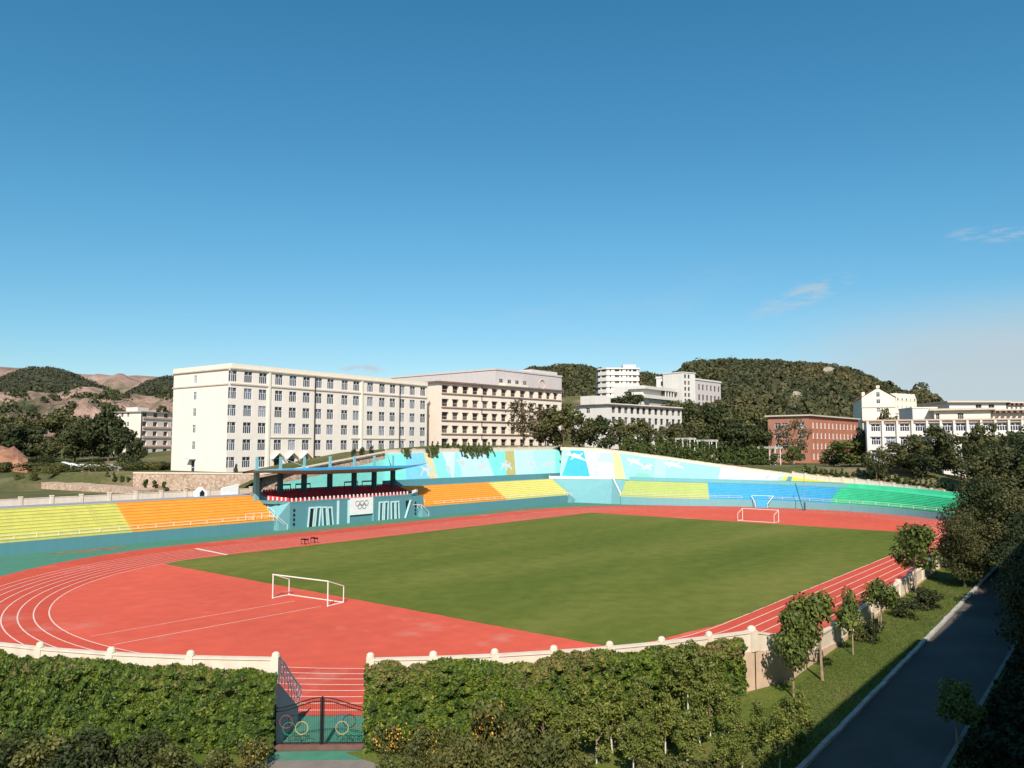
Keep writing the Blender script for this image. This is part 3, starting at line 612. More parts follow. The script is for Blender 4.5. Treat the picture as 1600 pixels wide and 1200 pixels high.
# sloping teal bank between orange seats and the tribune
b = MB(); b.add([(33.62, SF, -0.05), (36.6, SF, -0.05), (36.6, SF, 4.9), (35.3, SF + 2.0, 5.2), (34.2, 29.6, 6.1), (33.62, 29.5, 6.02), (33.62, SF, 1.75)], [(0, 1, 2, 6), (6, 2, 3, 5), (5, 3, 4)])
tag(b.build('sloping_wall', M['tealpale']), 'pale teal sloping wall between the orange left stand and the roofed tribune', 'wall')

# right stand
L = resample([Vector((67.3, SF, 0)), Vector((126.1, SF, 0))], 1.0); n = len(L); N = [Vector((0, 1, 0))] * n
zf = [2.0] * n; zb = [6.15] * n; ib = min(range(n), key=lambda i: abs(L[i].x - 99.6))
stand('seating_stand', 'open stand right of the tribune with orange then pale yellow bench rows', L, N, zf, zb, ROWS, DEP, [(0, ib, M['orange']), (ib, n - 1, M['paleyellow'])], 3.0, M['teal'], backwall=1.35)
railing('white railing along the front of the orange and pale yellow stand', [Vector((x, SF + 0.12, 2.0)) for x in np.arange(74.5, 126, 2.9)], 0.95, M['goalwhite'])
railing('white railing round the landing between the tribune and the orange right stand', [Vector((x, SF + 0.14, 2.0)) for x in (68.0, 69.6, 71.2)], 1.6, M['goalwhite'])

# far stand
FB = [Vector((128.2, 8.5, 0)), Vector((130.4, 1.5, 0)), Vector((133.4, -5.5, 0))] + [pol(C2, 46.0, a) for a in range(36, -64, -2)]
FB = resample(FB, 1.4); n = len(FB); FN = normals(FB, Vector((90, -30, 0)))
for _ in range(6): FN = [(FN[max(i - 1, 0)] + FN[i] + FN[min(i + 1, n - 1)]).normalized() for i in range(n)]
fpx = [to_px(p)[0] for p in FB]; s_ = [i / (n - 1) for i in range(n)]
zf = [float(np.interp(fpx[i], [950, 1110, 1260, 1430], [2.1, 1.75, 1.6, 1.45])) for i in range(n)]
zb = [float(np.interp(fpx[i], [950, 1110, 1310, 1478], [6.0, 5.55, 5.0, 3.9])) for i in range(n)]
i1 = min(range(n), key=lambda i: abs(fpx[i] - 1110)); i2 = min(range(n), key=lambda i: abs(fpx[i] - 1292))
stand('seating_stand', 'curved far stand with lime, blue and emerald green bench rows', FB, FN, zf, zb, ROWS, DEP, [(0, i1, M['lime']), (i1, i2, M['blue']), (i2, n - 1, M['emerald'])], 4.0, M['tealpale'], backwall=0.9); fs_ = COL.objects[[o.name for o in COL.objects if o.name.startswith('seating_stand')][-1]]
w = MB(); D = DEP * ROWS; strip(w, [FB[i] + FN[i] * D + UP * (zb[i] + 0.01) for i in range(i2, n)], [FB[i] + FN[i] * (D + 3.98) + UP * (zb[i] + 0.01) for i in range(i2, n)], closed=False); strip(w, [FB[i] + FN[i] * (D + 3.98) + UP * (zb[i] + 0.01) for i in range(i2, n)], [FB[i] + FN[i] * (D + 4.07) + UP * (zb[i] + 0.91) for i in range(i2, n)], closed=False); w.build('painted_bank', M['emerald'], fs_)
gap = [i for i in range(n) if 1178 < fpx[i] < 1206]
railing('white railing along the lime and blue half of the curved far stand', [FB[i] + FN[i] * 0.12 + UP * zf[i] for i in range(0, gap[0], 2)], 0.95, M['goalwhite'])
railing('white railing along the emerald green half of the curved far stand', [FB[i] + FN[i] * 0.12 + UP * zf[i] for i in range(gap[-1], n, 2)], 0.95, M['goalwhite'])
ia, ib2 = gap[0], gap[-1]
ln = FB[(ia + ib2) // 2]; nn = FN[(ia + ib2) // 2]; tt = Vector((-nn.y, nn.x, 0))
if tt.dot(RGT) < 0: tt = -tt
st = thing('stair', 'small blue stair with white handrails in front of the curved far stand', 'stairs', tuple(ln))
mb = MB()
for k_ in range(6): mb.prism([tuple(ln + tt * sx * 1.3 - nn * (1.4 - 0.25 * k_ if sy else 0.0))[:2] for sx, sy in ((-1, 1), (1, 1), (1, 0), (-1, 0))], -0.02, 0.27 * (k_ + 1))
mb.build('flight', M['blue'], st)
for sg in (-1, 1):
    mb = MB(); a0 = ln + tt * sg * 1.4 - nn * 1.5; mb.tube(a0 + UP * 0.9, ln + tt * sg * 2.6 + UP * 2.7, 0.09, n=5); mb.tube(a0, a0 + UP * 0.9, 0.07, n=5); mb.tube(ln + tt * sg * 2.6 + UP * 2.7, ln + tt * sg * 2.6 + nn * 0.5 + UP * 2.75, 0.07, n=5); mb.build('handrail', M['white'], st)
mb = MB(); mb.tube(ln - tt * 2.6 + nn * 1.2 + UP * 2.75, ln + tt * 2.6 + nn * 1.2 + UP * 2.75, 0.07, n=5); mb.build('handrail', M['white'], st)
# steps beside the stands (white handrails)
for (x, lab) in ((34.6, 'white stair handrails left of the tribune, beside the orange seats'), (70.6, 'white stair handrails right of the tribune, below the orange seats'), (126.6, 'white stair handrails at the end of the pale yellow seats')):
    st = thing('stair', lab, 'stairs', (x, SF - 0.1, 0)); mb = MB()
    for k_ in range(6): mb.box(x - 1.4 + 0.3 * k_, x - 1.4 + 0.3 * k_ + 0.32, SF - 1.3, SF - 0.02, -0.02, 1.75 - 0.27 * k_)
    mb.build('flight', M['tealpale'], st)
    for yy in (SF - 1.3, SF - 0.15):
        mb = MB(); mb.tube((x - 1.6, yy, 2.6), (x + 0.6, yy, 0.9), 0.06, n=5); mb.tube((x + 0.6, yy, 0.9), (x + 0.6, yy, 0), 0.05, n=5); mb.tube((x - 1.6, yy, 2.6), (x - 1.6, yy, 1.7), 0.05, n=5); mb.tube((x - 1.6, yy, 2.6), (x - 3.0, yy, 2.65), 0.06, n=5)
        mb.build('handrail', M['white'], st)
# teal corner block between the two stands
cb = thing('corner_block', 'plain teal corner block between the pale yellow and the lime seats', 'wall', (127, 18, 0))
T = [Vector((126.15, SF, 0)), Vector((127.6, 11.0, 0)), Vector((128.15, 8.55, 0)), FB[0] + FN[0] * 6.4 + UP * 6.0, Vector((133.4, 14.2, 6.2)), Vector((126.4, 30.5, 6.2)), Vector((126.15, SF, 2.0)), Vector((128.15, 8.55, 2.1))]
mb = MB(); mb.add(T, [(0, 1, 4, 5), (1, 2, 7, 4), (7, 3, 4), (0, 5, 6)]); mb.build('face', M['tealpale'], cb)
mb = MB(); mb.add([(126.4, 30.5, 6.2), (133.4, 14.2, 6.2), tuple(FB[0] + FN[0] * 6.4 + UP * 6.0), tuple(FB[0] + FN[0] * 14 + UP * 6.0), (139, 34, 6.2)], [(0, 1, 2, 3, 4)]); mb.box(126.0, 139, 32.3, 32.6, 0, 7.5); mb.build('terrace', M['teal'], cb)
parapet('white parapet on top of the teal corner block', [Vector((126.5, 30.2, 6.2)).lerp(Vector((133.3, 14.4, 6.2)), f) for f in (0, 0.25, 0.5, 0.75, 1)], 0.7, 0.16, M['white'], pw=0.3, ph=0.1)
mb = MB(); mb.hexa([(133.3, 14.2, 6.2), (133.6, 14.1, 6.2), (128.5, 8.5, 2.1), (128.1, 8.6, 2.1), (133.3, 14.2, 6.9), (133.6, 14.1, 6.9), (128.5, 8.5, 2.9), (128.1, 8.6, 2.9)])
tag(mb.build('stair_parapet', M['white']), 'white sloping parapet running down beside the lime seats', 'wall')

# ------------------------------------------------------------------ mural walls
class Mural:
    def __init__(s, B, T, inward):
        s.B, s.T = B, T; s.xb = [to_px(p)[0] for p in B]; s.xt = [to_px(p)[0] for p in T]; s.inw = inward
    def pt(s, px, f, proud=0.0):
        xs = [lerp(a_, b_, f) for a_, b_ in zip(s.xb, s.xt)]; i = float(np.interp(px, xs, range(len(xs)))); j = min(int(i), len(xs) - 2); q = i - j
        b_ = s.B[j].lerp(s.B[j + 1], q); t_ = s.T[j].lerp(s.T[j + 1], q); d = s.inw(b_)
        nrm = (d + UP * 0.35).normalized(); return b_.lerp(t_, f) + nrm * proud
    def at(s, px, py, proud):
        f = 0.5
        for _ in range(4):
            y0 = to_px(s.pt(px, 0))[1]; y1 = to_px(s.pt(px, 1))[1]; f = (py - y0) / (y1 - y0)
        return s.pt(px, min(0.97, max(0.03, f)), proud)
    def panel(s, root, xt0, xt1, xb0, xb1, mat, f0=0.0, f1=1.0, proud=0.02, name='painted_panel'):
        m = max(1, int(abs(xt1 - xt0) / 7)); mb = MB(); lo = [s.pt(lerp(xb0, xb1, i / m), f0, proud) for i in range(m + 1)]; hi = [s.pt(lerp(xt0, xt1, i / m), f1, proud) for i in range(m + 1)]
        strip(mb, lo, hi, closed=False); return mb.build(name, mat, root)
    def figure(s, root, cx, cy, w, h, strokes, mat, name='painted_figure'):
        mb = MB()
        for (x0, y0, x1, y1, a0, a1) in strokes:
            dx, dy = (x1 - x0) * w, (y1 - y0) * h; l_ = math.hypot(dx, dy) or 1; ux, uy = -dy / l_, dx / l_
            P_ = [(cx + x0 * w + ux * a0, cy + y0 * h + uy * a0), (cx + x1 * w + ux * a1, cy + y1 * h + uy * a1), (cx + x1 * w - ux * a1, cy + y1 * h - uy * a1), (cx + x0 * w - ux * a0, cy + y0 * h - uy * a0)]
            mb.add([s.at(x, y, 0.05) for x, y in P_], [(0, 1, 2, 3)])
        return mb.build(name, mat, root)
def mp_(nm, *c): M[nm] = paint(nm, srgb(*c), 0.06, 0.8)
mp_('m_turq', 122, 218, 204); mp_('m_sky', 120, 192, 222); mp_('m_tan', 208, 196, 150); mp_('m_turq2', 132, 214, 206); mp_('m_pale', 195, 228, 228); mp_('m_aqua', 140, 230, 212)
mp_('m_ice', 178, 218, 232); mp_('m_olive', 178, 168, 108); mp_('m_mint', 165, 225, 208); mp_('m_cyan', 70, 175, 200); mp_('m_white', 190, 200, 200); mp_('m_cyanpale', 143, 194, 200); mp_('m_yellow', 208, 196, 140); mp_('m_green', 125, 195, 168); mp_('m_mint2', 160, 204, 192); mp_('m_ice2', 170, 204, 212); mp_('m_mustard', 200, 195, 80)
# straight mural
xs = list(np.linspace(71.5, 138.5, 24)); B = [Vector((x, 32.75, 7.5)) for x in xs]; T = [Vector((x, 35.7, back_top(x))) for x in xs]
mu = thing('mural_wall', 'long straight mural wall with white sport figures behind the orange and yellow stand', 'mural wall', (100, 33, 7.5))
mb = MB(); strip(mb, B, T, closed=False); mb.add([B[-1], T[-1], (138.5, 36.6, T[-1].z), (138.5, 36.6, 5)], [(0, 1, 2, 3)]); mb.add([B[0] - UP * 1.5, (71.5, 36.6, 5.5), (71.5, 36.6, T[0].z), T[0]], [(0, 1, 2, 3)]); strip(mb, T, [p + Vector((0, 0.9, 0)) for p in T], closed=False); mb.build('wall', M['m_turq2'], mu)
m1 = Mural(B, T, lambda p: Vector((0, -1, 0)))
for a_ in ((604, 634, 604, 634, 'm_turq'), (634, 662, 634, 672, 'm_sky'), (662, 673, 672, 684, 'm_tan'), (673, 691, 684, 706, 'm_turq2'), (691, 711, 706, 709, 'm_pale'), (711, 716, 709, 722, 'm_aqua'), (716, 758, 722, 772, 'm_ice'), (758, 789, 772, 791, 'm_turq'), (789, 803, 791, 806, 'm_olive'), (803, 833, 806, 833, 'm_ice'), (833, 868, 833, 868, 'm_mint')): m1.panel(mu, *a_[:4], M[a_[4]])
run1 = [(-.1, -.35, .1, -.5, 2.2, 1.6), (0, -.3, .05, .1, 2.6, 2.0), (0, -.2, -.45, -.05, 1.2, .8), (.02, -.2, .4, -.35, 1.2, .8), (.05, .1, .42, .3, 1.6, 1.0), (.42, .3, .5, .5, 1.0, .9), (.0, .1, -.3, .25, 1.6, 1.0), (-.3, .25, -.5, .45, 1.0, .9)]
run2 = [(-.45, -.45, .1, -.1, 1.6, 2.2), (.1, -.1, .45, .3, 2.2, 1.2), (-.1, -.2, -.4, .2, 1.2, .8), (.1, -.1, .35, -.4, 1.1, .8), (.0, .05, -.1, .45, 1.4, 1.0), (-.05, -.45, .08, -.4, 1.8, 1.8)]
run3 = [(-.3, -.1, .3, .0, 3.0, 3.0), (-.4, -.3, -.2, 0, 1.2, 1.5), (.3, -.35, .2, 0, 1.2, 1.5), (-.3, .05, -.45, .45, 1.4, 1.0), (0, .05, .05, .5, 1.6, 1.0), (.25, .05, .45, .4, 1.4, 1.0), (-.1, -.45, .1, -.4, 1.6, 1.6)]
run4 = [(-.5, -.3, .0, -.05, 1.0, 2.2), (.0, -.05, .5, .4, 2.4, .7), (-.1, -.1, -.3, .3, 1.4, .5), (.1, 0, .3, -.4, 1.0, .5), (-.2, -.25, .2, .0, 2.4, 2.6), (-.42, -.42, -.3, -.3, 1.4, 1.4)]
run5 = [(-.5, .1, .1, -.1, 1.0, 2.4), (.1, -.1, .5, -.3, 2.2, 1.0), (-.2, 0, -.3, .4, 1.6, .7), (.15, -.05, .35, .4, 1.4, .7), (-.05, -.1, .1, .1, 2.6, 2.4)]
for (cx, cy, w, h, s_k) in ((668, 735, 24, 20, run3), (701, 733, 9, 15, run2), (722, 724, 20, 15, run4), (753, 729, 22, 17, run3), (791, 728, 20, 15, run3), (830, 726, 22, 17, run4), (857, 725, 20, 14, run5)): m1.figure(mu, cx, cy, w, h, s_k, M['m_white'])
parapet('cream parapet along the top of the straight mural', [Vector((x, 36.2, back_top(x) - 0.05)) for x in np.linspace(71.5, 138.3, 16)], 1.05, 0.25, M['parapet'], ph=0.12, pw=0.3)
# curved mural on the far side
FT = [p + (Vector((2.2, 0.8, 0)) if i < 4 else (p - C2).normalized() * 1.9) for i, p in enumerate(mur_far)]
B = [Vector((p.x, p.y, float(np.interp(to_px(p)[0], [870, 1220, 1320, 1480], [5.9, 6.2, 6.0, 3.6])))) for p in mur_far]; T = [Vector((q.x, q.y, max(far_z(q) - 0.85, B[i].z + 0.05))) for i, q in enumerate(FT)]
mv = thing('mural_wall', 'curved pale mural wall round the far end with a bright blue trapezoid', 'mural wall', (145, -10, 6))
mb = MB(); strip(mb, B, T, closed=False); strip(mb, T, [p + (p - C2).normalized() * 0.9 for p in T], closed=False); mb.add([B[0], T[0], T[0] + Vector((6, 3, 0)), B[0] + Vector((6, 3, 0))], [(0, 1, 2, 3)]); mb.build('wall', M['m_cyanpale'], mv)
m2 = Mural(B, T, lambda p: (C2 - Vector((p.x, p.y, 0))).normalized())
for a_ in ((869, 892, 869, 876, 'm_mint2'), (892, 912, 876, 923, 'm_cyan'), (912, 957, 923, 961, 'm_white'), (957, 968, 961, 978, 'm_yellow'), (968, 1024, 978, 1022, 'm_cyanpale'), (1024, 1042, 1022, 1040, 'm_mint2'), (1042, 1126, 1040, 1122, 'm_cyanpale'), (1126, 1228, 1122, 1218, 'm_white'), (1228, 1232, 1218, 1228, 'm_mustard'), (1238, 1330, 1236, 1330, 'm_mustard')): m2.panel(mv, *a_[:4], M[a_[4]])
m2.panel(mv, 932, 957, 934, 959, M['m_ice2'], 0.62, 0.95, 0.035); m2.panel(mv, 996, 1012, 983, 1023, M['m_green'], 0.0, 0.28, 0.035); m2.panel(mv, 1232, 1238, 1228, 1236, M['teal'], 0, 1, 0.03, 'gap_panel')
for (cx, cy, w, h, s_k) in ((901, 714, 30, 15, run4), (939, 733, 24, 10, run5), (992, 722, 24, 13, run4), (1011, 730, 16, 11, run5), (1053, 727, 30, 11, run4)): m2.figure(mv, cx, cy, w, h, s_k, M['white'])
pl = resample([Vector((q.x, q.y, T[i].z - 0.05)) for i, q in enumerate(FT)], 3.2)
pl = [p + (p - C2).normalized().to_2d().to_3d() * 0.5 for p in pl]; half = next(i for i, p in enumerate(pl) if to_px(p)[0] > 1238)
parapet('smooth cream parapet on top of the curved mural', pl[:half + 1], 0.95, 0.25, M['parapet'], ph=0.06, pw=0.3)
parapet('cream parapet with posts above the emerald green seats', pl[half:], 1.25, 0.22, M['parapet'], ph=0.22, pw=0.5)

# ------------------------------------------------------------------ roofed tribune
tr = thing('tribune', 'teal roofed tribune with red seats under a long blue canopy', 'tribune', (51.5, SF, 0))
mb = MB(); mb.box(36.6, 67.2, SF - 0.02, 33.0, -0.05, 4.55); mb.box(36.58, 67.22, SF - 0.05, SF + 0.2, 4.55, 4.9); mb.hexa([(33.3, 25.4, 4.6), (36.6, SF, 4.4), (36.6, 33, 4.4), (33.3, 33, 4.6), (33.3, 25.4, 5.2), (36.6, SF, 4.9), (36.6, 33, 4.9), (33.3, 33, 5.2)]); mb.hexa([(67.2, SF, 4.4), (70.6, SF + 1.6, 4.6), (70.6, 33, 4.6), (67.2, 33, 4.4), (67.2, SF, 4.9), (70.6, SF + 1.6, 5.2), (70.6, 33, 5.2), (67.2, 33, 4.9)])
mb.build('base_wall', M['teal'], tr)
for r_ in range(7):                                   # rows of red seats, each row one part
    mb = MB(); y0 = SF + 0.9 + r_ * 0.85; z0 = 4.56 + 0.26 * r_; mb.box(34.6, 69.0, y0, y0 + 0.86, 4.56 - 0.01 * r_, z0, 1)
    for i in range(56):
        xx = 35.2 + i * 0.6; mb.box(xx, xx + 0.48, y0 + 0.28, y0 + 0.66, z0 + 0.3, z0 + 0.38); mb.box(xx, xx + 0.48, y0 + 0.62, y0 + 0.7, z0 + 0.38, z0 + 0.80)
    mb.build('seat_row', [M['redseat'], M['soffit']], tr)
mb = MB(); mb.box(34.2, 69.4, SF + 6.86, 32.6, 4.5, 6.45); mb.build('back_platform', M['soffit'], tr)
for (x0, x1) in ((33.4, 36.5),): 
    mb = MB(); mb.hexa([(x0, 25.5, 5.2), (x1, SF + 0.1, 4.9), (x1, SF + 0.25, 4.9), (x0, 25.7, 5.2), (x0, 25.5, 6.1), (x1, SF + 0.1, 5.6), (x1, SF + 0.25, 5.6), (x0, 25.7, 6.1)]); mb.build('side_balustrade', M['redwall'], tr)
bp = MB(); bp.box(-0.1, 0.1, -0.1, 0.1, 0, 0.5); bp.tube((0, -0.1, 0.5), (0, 0.1, 0.5), 0.15, n=8); bpm = bp.mesh('baluster', M['white'])
i = 0
for x in np.arange(37.0, 67.0, 0.97): place(bpm, 'baluster', tr, (x - 51.5, 0.08, 4.9))
for f in (0.05, 0.25, 0.45, 0.65, 0.85): place(bpm, 'baluster', tr, (lerp(33.2, 36.4, f) - 51.5, lerp(2.1, 0.05, f), lerp(5.3, 5.0, f)))
for f in (0.15, 0.4, 0.65, 0.9): place(bpm, 'baluster', tr, (lerp(67.4, 70.6, f) - 51.5, lerp(0.1, 1.7, f), lerp(4.95, 5.25, f)))
mb = MB()
for j, x in enumerate(np.arange(37.5, 66.6, 0.97)): mb.box(x - 0.32, x + 0.32, SF + 0.06, SF + 0.14, 4.9, 5.22)
mb.build('balustrade_infill', M['redwall'], tr)
for x in (32.6, 37.7, 43.1, 49.3, 55.5, 60.9, 66.2):  # posts run up through the roof as masts
    mb = MB(); y = 28.0; mb.box(x - 0.42, x + 0.42, y - 0.36, y + 0.36, 4.6, 10.2, 0); mb.box(x - 0.2, x + 0.2, y - 0.2, y + 0.2, 10.2, 13.1, 1)
    mb.build('post', [M['tealdark'] if x > 34 else M['tealpale'], M['tealpale']], tr)  # roof shade painted in: dark colour below the canopy, pale mast and end post
for x in (37.7,):
    mb = MB(); mb.tube((x, 28, 13.0), (x + 2.4, 22.0, 10.9), 0.025, n=4); mb.build('stay', M['tealwhite'], tr)
# canopy: boat shaped slab with tapered ends
mb = MB(); CX = [28.4, 33.5, 38.5, 44, 52, 58, 63.5, 67.5, 71.6]; zt_ = [10.9, 11.0, 11.1, 11.15, 11.18, 11.15, 11.1, 11.2, 11.55]; th = [0.12, 0.3, 0.62, 0.7, 0.7, 0.66, 0.55, 0.3, 0.1]; yf = [22.6, 20.9, 20.3, 20.1, 20.0, 20.1, 20.3, 21.2, 22.8]; yb = [26.0, 31, 32.5, 33, 33, 33, 32.5, 31, 26]
FT_ = [Vector((x, y, z)) for x, y, z in zip(CX, yf, zt_)]; BK = [Vector((x, y, z - 0.45)) for x, y, z in zip(CX, yb, zt_)]; FBt = [Vector((x, y, z - h * 0.75)) for x, y, z, h in zip(CX, yf, zt_, th)]; SO = [Vector((x, lerp(y, y2, 0.35), z - h * 2.1)) for x, y, y2, z, h in zip(CX, yf, yb, zt_, th)]; BB = [p + UP * -0.25 for p in BK]
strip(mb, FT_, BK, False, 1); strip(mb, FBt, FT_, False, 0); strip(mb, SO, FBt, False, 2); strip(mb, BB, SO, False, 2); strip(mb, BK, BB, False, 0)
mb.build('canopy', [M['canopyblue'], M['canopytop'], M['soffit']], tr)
# front wall relief
def arch_frame(x0, x1, z1, lean=0.0):
    mb = MB(); mb.hexa([(x0 - 0.25, SF - 0.22, 0), (x0, SF - 0.22, 0), (x0, SF, 0), (x0 - 0.25, SF, 0), (x0 + lean - 0.25, SF - 0.22, z1), (x0 + lean, SF - 0.22, z1), (x0 + lean, SF, z1), (x0 + lean - 0.25, SF, z1)])
    mb.hexa([(x1, SF - 0.22, 0), (x1 + 0.25, SF - 0.22, 0), (x1 + 0.25, SF, 0), (x1, SF, 0), (x1 + lean, SF - 0.22, z1), (x1 + lean + 0.25, SF - 0.22, z1), (x1 + lean + 0.25, SF, z1), (x1 + lean, SF, z1)])
    mb.box(x0 + lean - 0.25, x1 + lean + 0.25, SF - 0.23, SF, z1 + 0.002, z1 + 0.28); return mb
for (x0, x1, z1, ln_) in ((40.7, 41.6, 3.4, 0.3), (42.3, 43.0, 3.4, 0.3), (44.2, 44.9, 3.3, -0.3), (45.6, 46.3, 3.2, -0.4), (58.2, 58.9, 3.5, 0.1), (59.6, 60.3, 3.5, 0.1), (61.6, 62.3, 3.4, -0.1), (62.9, 63.5, 3.4, -0.2)):
    f_ = arch_frame(x0, x1, z1, ln_).build('door_frame', M['tealwhite'], tr)
    mb = MB(); mb.hexa([(x0 + 0.01, SF - 0.06, 0), (x1 - 0.01, SF - 0.06, 0), (x1 - 0.01, SF - 0.03, 0), (x0 + 0.01, SF - 0.03, 0), (x0 + ln_ + 0.01, SF - 0.06, z1), (x1 + ln_ - 0.01, SF - 0.06, z1), (x1 + ln_ - 0.01, SF - 0.03, z1), (x0 + ln_ + 0.01, SF - 0.03, z1)])
    mb.build('door', M['void'] if x1 - x0 > 0.8 else M['tealdark'], f_)
for x in (47.6, 50.2, 56.5):
    mb = MB(); mb.box(x - 0.22, x + 0.22, SF - 0.2, SF, 0, 4.54); mb.build('pilaster', M['tealwhite'] if x != 56.5 else M['tealpale'], tr)
mb = MB(); mb.hexa([(65.2, SF - 0.3, 0), (65.5, SF - 0.3, 0), (65.5, SF, 0), (65.2, SF, 0), (66.7, SF - 0.3, 3.7), (67.0, SF - 0.3, 3.7), (67.0, SF, 3.7), (66.7, SF, 3.7)]); mb.build('brace', M['tealwhite'], tr)
mb = MB(); mb.add([(65.6, SF - 0.05, 1.6), (66.6, SF - 0.05, 3.6), (65.5, SF - 0.05, 3.6)], [(0, 1, 2)]); mb.build('slit_opening', M['void'], tr)
vm = MB(); vm.box(-0.2, 0.2, -0.06, 0, 0, 0.5); vmm = vm.mesh('vent', M['void'])
for z in (0.5, 1.35, 2.2, 3.05): place(vmm, 'vent', tr, (37.5 - 51.5, -0.03, z)); place(vmm, 'vent', tr, (68.4 - 51.5, -0.02, z * 0.9))
mb = MB(); mb.box(67.2, 70.8, SF - 0.01, SF + 2, -0.05, 4.4); mb.build('side_wall', M['teal'], tr)
# barrier boards at the back of the tribune
for x in (39.5, 44.2, 56.4, 61.2):
    mb = MB(); mb.box(x, x + 3.6, 32.2, 32.3, 7.4, 7.7); mb.box(x, x + 0.12, 32.2, 32.3, 6.45, 7.4); mb.box(x + 3.48, x + 3.6, 32.2, 32.3, 6.45, 7.4); mb.build('back_barrier', M['roofbrown'], tr)
# white board with five rings hung on the front wall
sg = thing('sign_board', 'white board with five interlaced grey rings hung on the tribune front wall', 'sign', (53.3, SF - 0.25, 1.7))
mb = MB(); mb.box(50.42, 56.25, SF - 0.32, SF - 0.22, 1.55, 4.86); mb.build('board', M['white'], sg)
for (dx, dz) in ((-1.12, 0.3), (0, 0.3), (1.12, 0.3), (-0.56, -0.3), (0.56, -0.3)):
    mb = MB(); mb.ring((53.35 + dx, SF - 0.335, 3.45 + dz), (1, 0, 0), (0, 0, 1), 0.5, 0.06, n=20); mb.build('ring', M['logo'], sg)

# ================================================================== NEAR WALL, GATE
def near_parapet(label, angs, foot, h):
    return parapet(label, [pol(C1, RW, a, foot) for a in angs], h, 0.26, M['parapet'], ph=0.12, pw=0.38, round_cap=True)
GA0, GA1 = 217.55, 222.85                              # gate opening, as bearings from the bend's centre
angl = list(np.linspace(178, GA0, 9)); angr = list(np.linspace(GA1, 247.5, 8))
near_parapet('cream parapet with round capped posts on the ivy wall left of the gate', angl, 3.3, 1.18)
near_parapet('cream parapet with round capped posts on the ivy wall right of the gate', angr, 3.3, 1.12)
def arc_wall(label, a0, a1, z0, z1, mat):
    aa = list(np.linspace(a0, a1, max(4, int(abs(a1 - a0) / 1.5)))); mb = MB()
    inn, out = [pol(C1, RW - 0.35, a) for a in aa], [pol(C1, RW + 0.2, a) for a in aa]
    strip(mb, [p + UP * z0 for p in out], [p + UP * z1 for p in out], False); strip(mb, [p + UP * z1 for p in out], [p + UP * z1 for p in inn], False); strip(mb, [p + UP * z1 for p in inn], [p + UP * z0 for p in inn], False)
    for i in (0, -1): mb.quad(inn[i] + UP * z0, out[i] + UP * z0, out[i] + UP * z1, inn[i] + UP * z1)
    return tag(mb.build('boundary_wall', mat), label, 'wall')
arc_wall('boundary wall under the ivy left of the gate', 178, GA0, -0.1, 3.3, M['sandstone'])
arc_wall('sand coloured boundary wall under the ivy right of the gate', GA1, 247.5, -0.1, 3.3, M['sandstone'])
# wall along the lawn, lower
w0 = pol(C1, RW, 247.5); wl_ = [Vector((w0.x, w0.y, 0)), Vector((-3.6, -83.3, 0)), Vector((0.6, -83.45, 0))] + [Vector((x, -83.5, 0)) for x in np.arange(4.8, 60, 4.2)]
mb = MB(); fr, bk = [p + Vector((0.04, -0.2, 0)) for p in wl_], [p + Vector((-0.04, 0.3, 0)) for p in wl_]; tz = [3.3, 2.75, 2.0] + [1.75 + 0.035 * p.x for p in wl_[3:]]
strip(mb, [p + UP * -0.1 for p in fr], [p + UP * tz[i] for i, p in enumerate(fr)], False); strip(mb, [p + UP * tz[i] for i, p in enumerate(fr)], [p + UP * tz[i] for i, p in enumerate(bk)], False); strip(mb, [p + UP * tz[i] for i, p in enumerate(bk)], [p + UP * -0.1 for p in bk], False)
tag(mb.build('boundary_wall', M['sandstone']), 'low sand coloured wall between the track and the sloping lawn', 'wall')
parapet('cream parapet beside the young trees on the lawn', [p + UP * tz[i] for i, p in enumerate(wl_)], 1.05, 0.24, M['parapet'], ph=0.2, pw=0.5, round_cap=True)
# terraces behind the near wall seen end-on in the gate opening
for (a0, a1, lab) in ((178, GA0, 'concrete terrace steps behind the ivy wall left of the gate'), (GA1, 246, 'concrete terrace steps behind the ivy wall right of the gate')):
    aa = list(np.linspace(a0, a1, 14)); mb = MB()
    for k_ in range(6):
        ro = RW - 0.36; ri = 46.9 + k_ * 0.65; z = 0.8 + 0.42 * k_
        strip(mb, [pol(C1, ri, a, z) for a in aa], [pol(C1, ro, a, z) for a in aa], False); strip(mb, [pol(C1, ri, a, z - 0.9 if k_ == 0 else z - 0.45) for a in aa], [pol(C1, ri, a, z) for a in aa], False)
    for i in (0, -1): mb.add([pol(C1, 46.9, aa[i], -0.05), pol(C1, RW - 0.36, aa[i], -0.05), pol(C1, RW - 0.36, aa[i], 3.2), pol(C1, 50.2, aa[i], 2.95), pol(C1, 46.9, aa[i], 0.8)], [(0, 1, 2, 3, 4)])
    tag(mb.build('terrace', M['concrete']), lab, 'terrace')
# white ornamental handrail down the left flank of the opening
hr = thing('handrail', 'white scrolled handrail down the left side of the gate opening', 'handrail', tuple(pol(C1, 49, GA0)))
P_ = [pol(C1, r_, GA0 + 0.12, z) for r_, z in ((50.9, 4.5), (50.0, 4.0), (48.8, 3.1), (47.6, 2.3), (46.8, 1.8))]
mb = MB()
for p, q in zip(P_[:-1], P_[1:]): mb.tube(p, q, 0.05, n=5)
mb.build('rail', M['white'], hr)
gt_r = (pol(C1, 2, GA0) - pol(C1, 1, GA0))
for i, p in enumerate(P_[:-1]):
    for f in (0.2, 0.7):
        c = p.lerp(P_[i + 1], f) + UP * -0.42; mb = MB(); mb.ring(c, gt_r, (0, 0, 1), 0.24, 0.035, n=12); mb.tube(c + UP * -0.24, c + UP * -0.75, 0.035, n=4); mb.build('scroll', M['white'], hr)

